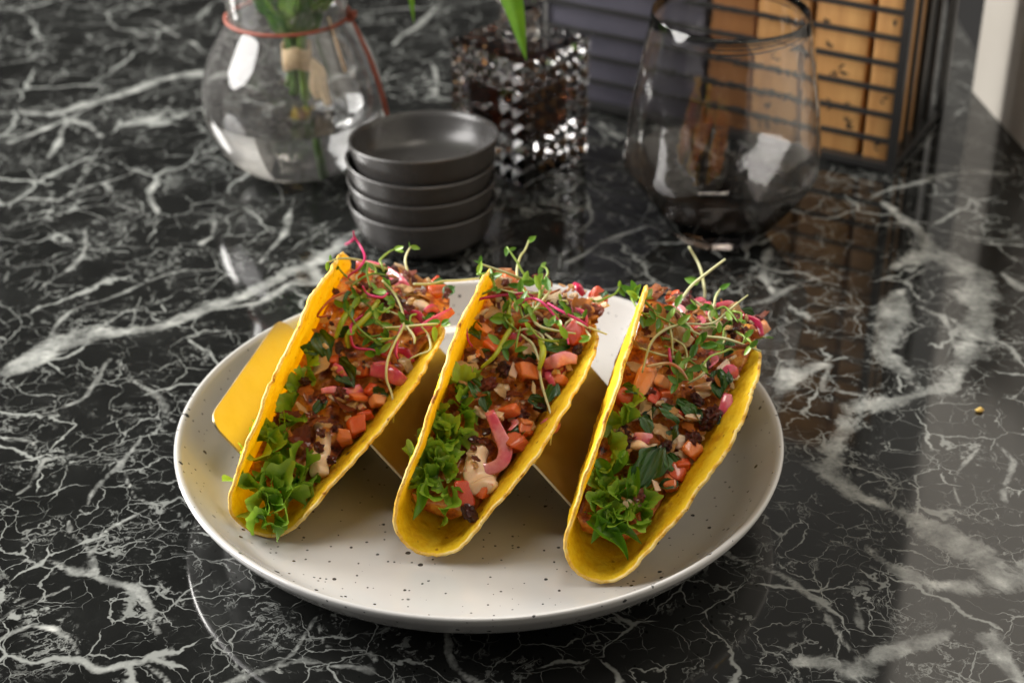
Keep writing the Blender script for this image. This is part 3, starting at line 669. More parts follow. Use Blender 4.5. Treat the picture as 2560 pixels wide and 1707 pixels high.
def blade_mesh(seed):
    rg = random.Random(seed); ph = rg.uniform(0, 6); cu = rg.uniform(.6, 1.5); tw = rg.uniform(-.8, .8)
    def fn(u, v):
        w = 0.36 * math.sin(math.pi * min(1, (0.06 + v * .94)) ** .8) ** .8 * (1 - .25 * v)
        s = (u - .5) * 2
        x = s * w * (1 + .10 * math.sin(11 * v + ph) * abs(s)); y = (v - .5) * 2
        z = abs(s) ** 2 * w * cu * .8 + .10 * math.sin(7 * v + ph) * abs(s) - cu * .32 * (v - .3) ** 2 * 2
        a = tw * v; x, z = x * math.cos(a) - z * math.sin(a), x * math.sin(a) + z * math.cos(a)
        return (x, y, z)
    return grid_mesh('blade', fn, 11, 22, M_BLADE)
def herb_mesh(seed):
    rg = random.Random(seed); ph = rg.uniform(0, 6); fold = rg.uniform(.15, .6)
    def fn(u, v):
        w = 0.62 * math.sin(math.pi * (0.04 + .96 * v) ** .75) ** .7
        s = (u - .5) * 2
        w *= 1 + (.16 * math.sin(9 * v + ph) + .22 * nz((v * 5, s * .6, seed), 1, seed)) * abs(s) ** 2
        x = s * w; y = (v - .5) * 2
        z = fold * abs(s) * w + .13 * math.sin(5 * v + ph + s * 2.2) + .05 * math.sin(13 * s + 9 * v) - .25 * (v - .5) ** 2 * 2
        return (x, y, z)
    return grid_mesh('herb', fn, 15, 22, M_HERB)
def chunk_mesh(name, seed, sub, mat, cube=.65, amp=.2, fr=1.3, sc=(1, .8, .65), smooth=True):
    v, f = ico(sub); out = []
    for p in v:
        q = np.sign(p) * np.abs(p) ** cube
        q = q / (np.linalg.norm(q) ** .4)
        d = 1 + amp * nz(p, fr, seed) + amp * .6 * nz(p, fr * 2.7, seed + 5)
        out.append(q * d * np.array(sc))
    return make_mesh(name, out, f, mat, smooth=smooth)
FRILL = [frill_mesh(i) for i in range(8)]
BLADE = [blade_mesh(i + 20) for i in range(6)]
HERB = [herb_mesh(i + 40) for i in range(6)]
def dice_mesh(name, seed, mat, sc, bev=.16, rnd=.15):
    rg = random.Random(seed)
    v, f = bevel_box(1.7, 1.7, 1.7, bev, 3); out = []
    sh = [rg.uniform(-.25, .25) for _ in range(3)]
    for p in v:
        p = np.array(p); x, y, z = p
        q = np.array((x + sh[0] * z + .25 * y * z, y + sh[1] * x - .2 * x * z, z + sh[2] * y + .3 * x * y))
        q = q + .35 * np.array((nz(p, 1.1, seed + 3), nz(p, 1.1, seed + 13), nz(p, 1.1, seed + 23)))
        q = q * (1 + .3 * nz(p, .8, seed)); L = np.linalg.norm(q)
        q = q * (1 - rnd + rnd * 1.15 / max(L, .2))
        out.append(q * np.array(sc) * .62)
    return make_mesh(name, out, f, mat)
TOMATO = [dice_mesh('tomato', i, M_TOMATO, ((1, .85, .62), (1.2, .7, .5), (.9, .9, .8), (1.3, .8, .4), (1, .6, .6))[i], .34, .45) for i in range(5)]
DICED = [dice_mesh('diced', i + 9, M_DICED, ((1, .8, .35), (1.3, .6, .35), (1, .9, .4), (1.1, .7, .5))[i], .2) for i in range(4)]
def flake_mesh(seed):
    """curled, ragged crisp flake with thickness"""
    rg = random.Random(seed); n = 15; V, F = [], []
    asp = rg.uniform(.45, .9); b1, b2 = rg.uniform(-.5, .5), rg.uniform(-.6, .6)
    rad = [1 + rg.uniform(-.30, .22) for _ in range(n)]
    for side in (1, -1):
        for ring in (.0, .55, 1.0):
            for i in range(n):
                a = 2 * math.pi * i / n; r = rad[i] * ring
                x, y = math.cos(a) * r, math.sin(a) * r * asp
                z = b1 * x * x + b2 * x * y + .16 * nz((x, y, 0), 2.2, seed) + side * .10 * (1.0 if ring < 1 else .35)
                V.append((x, y, z))
    def idx(s, r, i): return (0 if s == 1 else 3 * n) + r * n + i % n
    for i in range(n):
        F.append((idx(1, 0, 0), idx(1, 1, i), idx(1, 1, i + 1))); F.append((idx(1, 1, i), idx(1, 2, i), idx(1, 2, i + 1), idx(1, 1, i + 1)))
        F.append((idx(-1, 0, 0), idx(-1, 1, i + 1), idx(-1, 1, i))); F.append((idx(-1, 1, i + 1), idx(-1, 2, i + 1), idx(-1, 2, i), idx(-1, 1, i)))
        F.append((idx(1, 2, i), idx(-1, 2, i), idx(-1, 2, i + 1), idx(1, 2, i + 1)))
    return make_mesh('flake', V, F, M_CRISP, smooth=False)
CRISP = [flake_mesh(i) for i in range(10)]
MAROON = [chunk_mesh('maroon', i + 40, 3, M_MAROON, 1.0, .55, 2.6, (1, .75, .6), False) for i in range(6)]
CRUMB_O = [chunk_mesh('crumb', i + 60, 2, M_CRISP, 1.0, .6, 1.8, (1, .6, .45), False) for i in range(7)]
CRUMB_D = [chunk_mesh('crumb', i + 80, 2, M_MAROON, 1.0, 1.0, 2.6, (1, .7, .5), False) for i in range(5)]
STICK = [chunk_mesh('crumb', i + 95, 1, M_CRISP, 1.0, .5, 1.6, (1, .28, .20), False) for i in range(4)]
DAB = [chunk_mesh('dab', i + 120, 3, M_SAUCE, 1.0, .45, 1.1, (1, .6, .35)) for i in range(4)]
def sleaf(seed):
    rg = random.Random(seed); cup = rg.uniform(.25, .6)
    def fn(u, v):
        w = .48 * math.sin(math.pi * (0.05 + .93 * v) ** .85) ** .75; s = (u - .5) * 2
        return (s * w, v * 2 - .1, cup * (s * w) ** 2 * 1.6 + .35 * v * v)
    return grid_mesh('sprout_leaf', fn, 7, 9, M_SLEAF)
SLEAF = [sleaf(i) for i in range(4)]

def rot_from(zaxis, rg, y_hint=None, spin=None):
    z = Vector(zaxis).normalized()
    ref = Vector(y_hint) if y_hint is not None else Vector((rg.uniform(-1, 1), rg.uniform(-1, 1), rg.uniform(-1, 1)))
    y = (ref - z * ref.dot(z)).normalized(); x = y.cross(z)
    return Matrix((x, y, z)).transposed()
def put(name, me, parent, pos, rot, scale):
    o = link(name, me, parent)
    s = scale if isinstance(scale, (tuple, list)) else (scale,) * 3
    o.matrix_local = Matrix.Translation(Vector(pos)) @ rot.to_4x4() @ Matrix.Diagonal((*s, 1))
    return o

TLABEL = ['yellow corn taco beside the wide bare brass panel, pink onion arc at its far end',
          'yellow corn taco between two other tacos, cream sauce blob and pink onion loop inside',
          'yellow corn taco with two crossing pale sprouts standing up and broad green lettuce blades']

def build_taco(k):
    rg = random.Random(100 + k)
    x0, y0, ro = TACOS[k]
    T = thing('taco', TLABEL[k], 'taco', (x0, y0, TZ), 'tacos in the brass holder')
    n_up = Vector(turn(k, (-TAU, -.35, 1))).normalized()
    to_cam = (Vector(CAMP) - Vector((x0, y0, TZ))).normalized()
    # ---- shell
    nr, ns, th = 40, 300, 0.0022
    inn, outr = [], []
    def edge(t):
        p = (math.cos(t) * 1.0, math.sin(t) * 1.0, 0)
        return 1 + .014 * nz(p, 3.0, k + 1) + .010 * nz(p, 4.7, k + 4.3) + .0035 * nz(p, 13.3, k + 9.7) * (1 + nz(p, 2.0, k)) + .006 * nz(p, 61, k + 12.1) * (1 + 1.5 * nz(p, 5, k + 3))
    for i in range(nr + 1):
        rho = (i / nr)
        for j in range(ns):
            t = 2 * math.pi * j / ns
            e = 1 + (edge(t) - 1) * rho ** 6
            y = TR * rho * e * math.cos(t); s = TASP * TR * rho * e * math.sin(t)
            # slight warping of the fried wall
            x, z, nx_, nz_ = cross(s)
            w = .0013 * nz((y * 40, s * 40, 0), 1, k + 2) + .0008 * nz((y * 130, s * 130, 0), 1, k + 3) + .0005 * nz((y * 420, s * 420, 0), 1, k + 6)
            tk = th * (1 - .25 * rho ** 10)
            inn.append(turn(k, (x + nx_ * w, y, z + nz_ * w)))
            outr.append(turn(k, (x + nx_ * (w - tk), y, z + nz_ * (w - tk))))
    V = inn + outr; N = len(inn); F, fm = [], []
    for i in range(nr):
        for j in range(ns):
            a, b = i * ns + j, i * ns + (j + 1) % ns
            c, d = b + ns, a + ns
            if i == 0:
                F.append((a, c, d)); F.append((N + a, N + d, N + c))
            else:
                F.append((a, b, c, d)); F.append((N + a, N + d, N + c, N + b))
            fm += [0, 0]
    # rounded, crumbly rim
    base = len(V)
    for j in range(ns):
        a = V[nr * ns + j]; b = V[N + nr * ns + j]; p = V[(nr - 1) * ns + j]
        o = (a + b) / 2; dr = a - p; dr = dr / (np.linalg.norm(dr) + 1e-9)
        V.append(o + dr * (.0010 + .0009 * nz((j * .37, k, 0), 1, 3)) + (a - b) * .25 * nz((j * .61, k, 0), 1, 7))
    for j in range(ns):
        q = (j + 1) % ns
        a, b = nr * ns + j, nr * ns + q
        F.append((a, b, base + q, base + j)); F.append((base + j, base + q, N + b, N + a)); fm += [1, 1]
    me = make_mesh('shell', V, F, [M_SHELL, M_RIM], fmat=fm)
    bm = bmesh.new(); bm.from_mesh(me)
    bmesh.ops.remove_doubles(bm, verts=[v for v in bm.verts], dist=1e-7)
    bmesh.ops.recalc_face_normals(bm, faces=bm.faces)
    bm.to_mesh(me); bm.free()
    link('shell', me, T)
    # ---- bed of filling
    na, nq = 90, 36; top, bot = [], []
    for i in range(na):
        a = -.060 + (.138) * i / (na - 1)
        xl, xr = limits(a)
        for j in range(nq):
            q = j / (nq - 1); X = -xl + (xl + xr) * q
            edge_f = min(1, 4 * min(q, 1 - q) + .0) * min(1, (i + .3) / 4, (na - 1 - i + .3) / 4)
            d = (.0040 * nz((X * 90, a * 90, 0), 1, k + 20) + .0034 * nz((X * 230, a * 230, 0), 1, k + 21) + .0012 * nz((X * 600, a * 600, 0), 1, k + 22)) * edge_f - .0055
            Z = max(hf(a) + X * TAU + d, .002)
            top.append(turn(k, (X, a, Z))); bot.append(turn(k, (X * .55, a, max(Z * .35, .0015))))
    V = top + bot; N = len(top); F = []
    for i in range(na - 1):
        for j in range(nq - 1):
            a = i * nq + j
            F.append((a, a + 1, a + nq + 1, a + nq)); F.append((N + a, N + a + nq, N + a + nq + 1, N + a + 1))
    for i in range(na - 1):
        for j in (0, nq - 1):
            a = i * nq + j; F.append((a, a + nq, N + a + nq, N + a))
    for i in (0, na - 1):
        for j in range(nq - 1):
            a = i * nq + j; F.append((a, a + 1, N + a + 1, N + a))
    link('filling', fix_normals(make_mesh('filling', V, F, M_FILL)), T)
    P = PIECES[k]
    # ---- lettuce
    fr = P.get('frill', [])
    fr = fr + [(X + rg.uniform(-5, 5), Y + rg.uniform(-5, 5), s * .85) for X, Y, s in fr]
    fr = fr + [(-limits(a)[0] * 1000 * rg.uniform(.6, .9), a * 1000, rg.uniform(7, 9)) for a in (-.048, -.040, -.032, -.024, -.016)]
    for (X, Y, s) in fr:
        p = turn(k, surf(X / 1000, Y / 1000)); sz = s / 1000 * 1.30
        d = (n_up * .75 + to_cam * .55 + Vector((rg.uniform(-.6, .6), rg.uniform(-.5, .5), rg.uniform(-.2, .3)))).normalized()
        nrm = d.cross(Vector((rg.uniform(-1, 1), rg.uniform(-1, 1), rg.uniform(-1, 1)))).normalized()
        put('lettuce_leaf', rg.choice(FRILL), T, Vector(p) - d * sz * rg.uniform(.25, .5), rot_from(nrm, rg, d), sz)
    for (X, Y, s) in P.get('blade', []):
        p = turn(k, surf(X / 1000, Y / 1000)); sz = s / 1000 * .72
        nrm = (n_up * .7 + to_cam * .6 + Vector((rg.uniform(-.5, .5), rg.uniform(-.5, .5), 0))).normalized()
        put('lettuce_leaf', rg.choice(BLADE), T, Vector(p) + nrm * .0030, rot_from(nrm, rg, (rg.uniform(-.4, .9), rg.uniform(-1, -.3), rg.uniform(-.6, .1))), sz)
    for (X, Y, s) in P.get('herb', []):
        p = turn(k, surf(X / 1000, Y / 1000)); sz = s / 1000 * .52
        nrm = (n_up * .8 + to_cam * .5 + Vector((rg.uniform(-.5, .5), rg.uniform(-.4, .4), 0))).normalized()
        put('herb_leaf', rg.choice(HERB), T, Vector(p) + nrm * (.0022 + .0012 * rg.random()), rot_from(nrm, rg), sz)
    for key, meshes, nm, sink, kk in (('tomato', TOMATO, 'tomato_chunk', .20, .80), ('diced', DICED, 'onion_dice', .35, .60), ('crisp', CRISP, 'fried_crisp', .30, .58), ('maroon', MAROON, 'dark_crisp', .45, .56)):
        for (X, Y, s) in P.get(key, []):
            sz = min(s, 9.5 if key != 'tomato' else 12) / 1000 * kk
            p = turn(k, surf(X / 1000, Y / 1000))
            nrm = (n_up * .9 + Vector((rg.uniform(-.6, .6), rg.uniform(-.6, .6), rg.uniform(0, .4)))).normalized()
            put(nm, rg.choice(meshes), T, Vector(p) + n_up * sz * sink, rot_from(nrm, rg), sz)
    # ---- onion strips
    for w, pts in ONION_STRIPS[k]:
        c = catmull([turn(k, np.array(q) / 1000) for q in pts], 6)
        v, f = tube(c, [w / 2000 * 1.0, w / 2000 * 1.45, w / 2000 * 1.4, w / 2000 * .9], 14, .24, up=to_cam)
        link('onion_strip', make_mesh('onion_strip', v, f, M_ONION), T)
    # ---- sauce
    for pts, rad in SAUCE[k]:
        c = catmull([turn(k, np.array(q) / 1000) for q in pts], 7)
        rr = [r / 1000 for r in rad]; rr[0] *= .55
        c = [q - np.array(n_up) * .004 * (1 - i / (len(c) - 1)) for i, q in enumerate(c)]
        nn = len(c); r0 = np.interp(np.linspace(0, 1, nn), np.linspace(0, 1, len(rr)), rr)
        # round both ends
        dirA = c[0] - c[1]; dirA /= np.linalg.norm(dirA); dirB = c[-1] - c[-2]; dirB /= np.linalg.norm(dirB)
        ang = np.linspace(0, math.pi / 2, 6)
        head = [(c[0] + dirA * r0[0] * math.sin(t), r0[0] * math.cos(t) + 1e-5) for t in ang[::-1][:-1]]
        tail = [(c[-1] + dirB * r0[-1] * math.sin(t), r0[-1] * math.cos(t) + 1e-5) for t in ang[1:]]
        pp = [h[0] for h in head] + list(c) + [h[0] for h in tail]
        rad2 = [h[1] for h in head] + list(r0) + [h[1] for h in tail]
        v, f = tube([q - np.array(n_up) * .0028 for q in pp], [q * 1.25 for q in rad2], 24, .55, up=n_up)
        v = [q + np.array(n_up) * .0020 * nz(q * 170, 1, k) + np.array([nz(q * 210, 1, k + 5), nz(q * 210, 1, k + 6), 0]) * .0012 for q in v]
        for _ in range(7):
            q = pp[int(rg.triangular(0, len(pp) * .8, 3))]
            me_ = rg.choice(CRISP + CRUMB_D); s_ = rg.uniform(.0016, .0030)
            put('crumb', me_, T, Vector(q) + n_up * .0015 + Vector((rg.uniform(-1, 1), rg.uniform(-1, 1), 0)) * .003, rot_from(n_up, rg), s_)
        link('sauce', make_mesh('sauce', v, f, M_SAUCE), T)
    for _ in range(26):
        a = rg.triangular(-.045, .072, .03); xl, xr = limits(a); X = rg.uniform(-xl, xr)
        if a < -.02 and X < .002: continue
        s = rg.uniform(.0034, .0070)
        nrm = (n_up + Vector((rg.uniform(-.9, .9), rg.uniform(-.9, .9), rg.uniform(-.2, .5)))).normalized()
        put('fried_crisp', rg.choice(CRISP), T, Vector(turn(k, surf(X, a))) + n_up * rg.uniform(-.001, .002), rot_from(nrm, rg), s)
    for _ in range(8):
        a = rg.uniform(-.035, .060); xl, xr = limits(a); X = rg.uniform(-xl, xr)
        nrm = (n_up + Vector((rg.uniform(-.8, .8), rg.uniform(-.8, .8), 0))).normalized()
        put('tomato_chunk', rg.choice(TOMATO), T, Vector(turn(k, surf(X, a))) - n_up * .001, rot_from(nrm, rg), rg.uniform(.0050, .0082))
    for _ in range(9):
        a = rg.uniform(-.02, .055); xl, xr = limits(a); X = rg.uniform(-xl, xr)
        nrm = (n_up + to_cam * .4 + Vector((rg.uniform(-.8, .8), rg.uniform(-.8, .8), 0))).normalized()
        put('herb_leaf', rg.choice(HERB), T, Vector(turn(k, surf(X, a))) + n_up * .001, rot_from(nrm, rg), rg.uniform(.003, .0055))
    for _ in range(9):
        a = rg.uniform(-.035, .055); xl, xr = limits(a); X = rg.uniform(-xl * .6, xr)
        nrm = (n_up + Vector((rg.uniform(-.8, .8), rg.uniform(-.8, .8), 0))).normalized()
        put('onion_dice', rg.choice(DICED), T, Vector(turn(k, surf(X, a))), rot_from(nrm, rg), rg.uniform(.0024, .0040))
    for _ in range(7):        # loose slivers of pickled onion
        a = rg.uniform(-.03, .055); xl, xr = limits(a); X = rg.uniform(-xl * .5, xr * .9)
        p0 = surf(X, a) + np.array([0, 0, .002]); q = rg.uniform(0, 6.28); L = rg.uniform(.004, .007)
        dv = np.array([math.cos(q), math.sin(q), 0]); sv = np.array([-math.sin(q), math.cos(q), 0])
        pl = catmull([turn(k, p0 - dv * L), turn(k, p0 + sv * L * .35 + np.array([0, 0, .0015])), turn(k, p0 + dv * L)], 6)
        v, f = tube(pl, [.0012, .0020, .0012], 10, .3, up=to_cam)
        link('onion_strip', make_mesh('onion_strip', v, f, M_ONION), T)
    for _ in range(4):
        a = rg.uniform(-.03, .045); xl, xr = limits(a); X = rg.uniform(-xl * .8, xr * .9)
        nrm = (n_up + Vector((rg.uniform(-.3, .3), rg.uniform(-.3, .3), 0))).normalized()
        put('sauce', rg.choice(DAB), T, Vector(turn(k, surf(X, a))) - n_up * .0005, rot_from(nrm, rg), rg.uniform(.0030, .0052))
    # ---- crumbs
    n = 0
    while n < 85:
        a = rg.triangular(-.055, .074, .03) if rg.random() < .8 else rg.uniform(-.06, .074)
        xl, xr = limits(a)
        X = rg.uniform(-xl, xr)
        if a < -.02 and X < .004 and rg.random() < .8: continue
        s = rg.choice((.9, 1.2, 1.6, 2.1, 2.6)) / 1000 * rg.uniform(.8, 1.15)
        t = rg.random()
        meshes = CRUMB_O if t < .42 else (CRUMB_D if t < .76 else STICK)
        if meshes is STICK: s *= 1.6
        p = turn(k, surf(X, a))
        nrm = (n_up + Vector((rg.uniform(-.8, .8), rg.uniform(-.8, .8), rg.uniform(-.3, .5)))).normalized()
        put('crumb', rg.choice(meshes), T, Vector(p) + n_up * (s * .4 + rg.choice((0, .001, .002, .004)) * (1 if a > -.02 else .4)), rot_from(nrm, rg), s)
        n += 1
    # ---- sprouts
    stems = []
    rad = {'white': .00060, 'green': .00056, 'lime': .0013, 'pink': .00064, 'red': .00055, 'blush': .0007}
    for c, pts in SPROUTS[k]:
        pl = catmull([turn(k, np.array(q) / 1000) for q in pts], 6)
        r = rad[c] * rg.uniform(.9, 1.2)
        v, f = tube(pl, [r * .75, r, r * .95, r * .6], 7)
        o = link('sprout', make_mesh('sprout', v, f, M_STEM[c]), T)
        stems.append((o, np.array(pl)))
    for _ in range(14):       # tangle under the named ones
        a = rg.uniform(.005, .05); xl, xr = limits(a)
        X = rg.uniform(-xl * .7, xr * .8)
        p = surf(X, a) + np.array([0, 0, .003]); pl = [p]
        dx, dy = rg.uniform(-1, 1), rg.uniform(-1, 1)
        for q in range(4):
            dx += rg.uniform(-.8, .8); dy += rg.uniform(-.8, .8)
            p = p + np.array([dx * .004, dy * .004, rg.uniform(-.001, .0025)]); pl.append(p)
        pl = catmull([turn(k, q) for q in pl], 5)
        v, f = tube(pl, [.0006, .0006, .0004], 6)
        o = link('sprout', make_mesh('sprout', v, f, M_STEM[rg.choice(('green', 'green', 'white'))]), T)
        stems.append((o, np.array(pl)))
        for e in (pl[-1], pl[-2]):
            nrm = (to_cam + Vector((rg.uniform(-1, 1), rg.uniform(-1, 1), rg.uniform(-.5, 1)))).normalized()
            put('leaf', rg.choice(SLEAF), o, e, rot_from(nrm, rg), rg.uniform(.0018, .0027))
    for q in SPROUT_LEAVES[k]:
        p = turn(k, np.array(q) / 1000)
        o, pl = min(stems, key=lambda s: np.linalg.norm(s[1] - p, axis=1).min())
        near = pl[np.linalg.norm(pl - p, axis=1).argmin()]
        d = Vector(p - near)
        if d.length > .006: d = d.normalized() * .006; 
        base = Vector(p) - d * .5 if d.length < .006 else Vector(p)
        nrm = (to_cam * 1.1 + Vector((rg.uniform(-.8, .8), rg.uniform(-.6, .6), rg.uniform(-.4, .8)))).normalized()
        put('leaf', rg.choice(SLEAF), o, base, rot_from(nrm, rg, d + Vector((rg.uniform(-.3, .3), rg.uniform(-.3, .3), rg.uniform(-.2, .4))) * .01), rg.uniform(.0025, .0036))
        if rg.random() < .55:
            nrm2 = (nrm + Vector((rg.uniform(-1, 1), rg.uniform(-1, 1), 0)) * .6).normalized()
            put('leaf', rg.choice(SLEAF), o, base, rot_from(nrm2, rg), rg.uniform(.0022, .0031))
for k_ in range(3):
    build_taco(k_)

# ------------------------------------------------------------------ stacked dishes
def build_dishes():
    m = NT('charcoal_stoneware')
    co = m.coord()
    n = m.noise(co, 30, 4, 0.6)
    m.col(m.ramp(n.outputs['Fac'], [(0.3, (0.040, 0.038, 0.037)), (0.7, (0.052, 0.050, 0.048))]))
    m.set(Roughness=m.remap(n.outputs['Fac'], 0.3, 0.7, 0.24, 0.32))
    m.bump(m.noise(co, 900, 2, 0.5).outputs['Fac'], 0.06, 0.0003)
    outer = [(.0220, 0), (.0300, .0015), (.0350, .0048), (.0375, .0085), (.0392, .0140), (.0410, .0205), (.0420, .0245)]
    rim = [(.0424, .0258), (.0420, .0266), (.0412, .0264)]
    inner = [(.0402, .0230), (.0388, .0170), (.0360, .0115), (.0300, .0075), (.0200, .0058), (.0080, .0052)]
    prof = [(0, 0)] + outer + rim + inner + [(0, .0052)]
    me = fix_normals(make_mesh('dish', *lathe(prof, 128, close=False), mats=m.m))
    labels = ['charcoal round dish at the bottom of the stack, standing on the marble',
              'charcoal round dish, second from the bottom of the stack',
              'charcoal round dish, third from the bottom, under the tilted top dish',
              'charcoal round dish lying slightly tilted on top of the stack']
    pos = [(-.0363, .2421, 0.0003, 0, 0), (-.0360, .2424, .0134, .4, -.3), (-.0368, .2418, .0248, -.5, .6), (-.0338, .2425, .0362, -4.5, -2.4)]
    for i, (x, y, z, rx, ry) in enumerate(pos):
        o = link('dish', me, None, (x, y, z))
        o.rotation_euler = (R_(rx), R_(ry), 0)
        tag(o, labels[i], 'dish', 'stack of charcoal dishes')
build_dishes()

# ------------------------------------------------------------------ vase with bouquet
VX, VY = -0.1183, 0.3367
def build_vase():
    T = thing('vase', 'round clear glass vase with a rust cord tied round its neck', 'vase', (VX, VY, 0))
    ow = [(.0200, 0), (.0260, .0012), (.0380, .0085), (.0490, .0220), (.0538, .0360), (.0548, .0470), (.0535, .0590), (.0490, .0730), (.0420, .0860), (.0365, .0950), (.0352, .1000), (.0360, .1080), (.0385, .1240), (.0420, .1420)]
    o = [(p[0], p[1]) for p in catmull([(a, b, 0) for a, b in ow], 4)]
    w = .0013
    i_ = []
    for j, (r, z) in enumerate(o):
        a = np.array(o[max(j - 1, 0)]); b = np.array(o[min(j + 1, len(o) - 1)]); t = (b - a) / np.linalg.norm(b - a)
        i_.append((r - t[1] * w, z + t[0] * w))
    inner = [q for q in i_ if q[1] > .004]
    prof = [(0, 0)] + o + [((o[-1][0] + inner[-1][0]) / 2, o[-1][1] + .0007)] + inner[::-1] + [(0, .0042)]
    g = glass('clear_glass')
    g.bump(g.noise(g.coord(), 26, 3, .5).outputs['Fac'], .35, .0012)
    df = g.n('ShaderNodeBsdfTranslucent'); df.inputs['Color'].default_value = (.9, .87, .84, 1)
    dd = g.n('ShaderNodeBsdfDiffuse'); dd.inputs['Color'].default_value = (.9, .87, .84, 1)
    m1 = g.n('ShaderNodeMixShader'); g.l(df.outputs[0], m1.inputs[1]); g.l(dd.outputs[0], m1.inputs[2]); m1.inputs[0].default_value = .5
    cn = g.noise(g.coord(), 420, 3, .6); cl = g.noise(g.coord(), 30, 3, .6)
    fog = g.math('MULTIPLY', g.remap(cn.outputs['Fac'], .40, .62), g.remap(cl.outputs['Fac'], .3, .7, .025, .09))
    m2 = g.n('ShaderNodeMixShader'); g.l(fog, m2.inputs[0]); g.l(g.b.outputs[0], m2.inputs[1]); g.l(m1.outputs[0], m2.inputs[2])
    g.l(m2.outputs[0], g.out.inputs['Surface'])
    link('bowl', fix_normals(make_mesh('bowl', *lathe(prof, 128, close=False), mats=g.m)), T)
    lv = .0425
    wp = [(0, .0038)] + [(r + .0004, z) for r, z in inner if z < lv]
    rr = float(np.interp(lv, [q[1] for q in inner], [q[0] for q in inner]))
    wp += [(rr + .0004, lv + .0004), (rr - .0012, lv), (0, lv)]
    wm = glass('water', (0.97, 0.975, 0.97), 0, 1.33)
    link('water', fix_normals(make_mesh('water', *lathe(wp, 128, close=False), mats=wm.m)), T)
    # droplets on the wet neck
    rg = random.Random(5)
    v0, f0 = ico(1); parts = []
    for _ in range(170):
        z = rg.uniform(.099, .128); a = rg.uniform(0, 6.283)
        r = float(np.interp(z, [q[1] for q in o], [q[0] for q in o])); s = rg.uniform(.0003, .0009)
        c = np.array((math.cos(a) * r, math.sin(a) * r, z))
        parts.append(([p * s + c for p in v0], f0))
    d = link('droplets', make_mesh('droplets', *merge(*parts), mats=wm.m), T); d['kind'] = 'stuff'
    # cord
    cm = mottled('rust_cord', [(0.3, (0.16, 0.030, 0.014)), (0.7, (0.27, 0.060, 0.030))], 300, 0.6, 0.6, 900, 0.0006, rand=0)
    ring = [(math.cos(t) * .0366, math.sin(t) * .0366, .0985 + .0012 * math.sin(t + 2.6)) for t in np.linspace(0, 2 * math.pi, 60)]
    cord = link('cord', make_mesh('cord', *tube(ring, [.0011], 8, cap=False), mats=cm), T)
    kx = np.array((.0372, -.006, .0995))
    kn = tube(catmull([kx + np.array(q) for q in ((-.001, -.003, -.002), (.003, -.002, .001), (.003, .003, .001), (-.001, .003, -.001), (.000, -.002, .003), (.004, .000, .003))], 5), [.0012], 8)
    link('knot', make_mesh('knot', *kn, mats=cm), cord)
    tail = catmull([(.038, -.006, .099), (.0432, -.010, .089), (.0505, -.015, .072), (.0568, -.019, .050), (.0595, -.022, .030), (.061, -.023, .012), (.064, -.024, .0012)], 6)
    link('cord_tail', make_mesh('cord_tail', *tube(tail, [.0016, .0026, .0028, .0024], 8, .35, up=(1, -.4, .3)), mats=cm), cord)
build_vase()

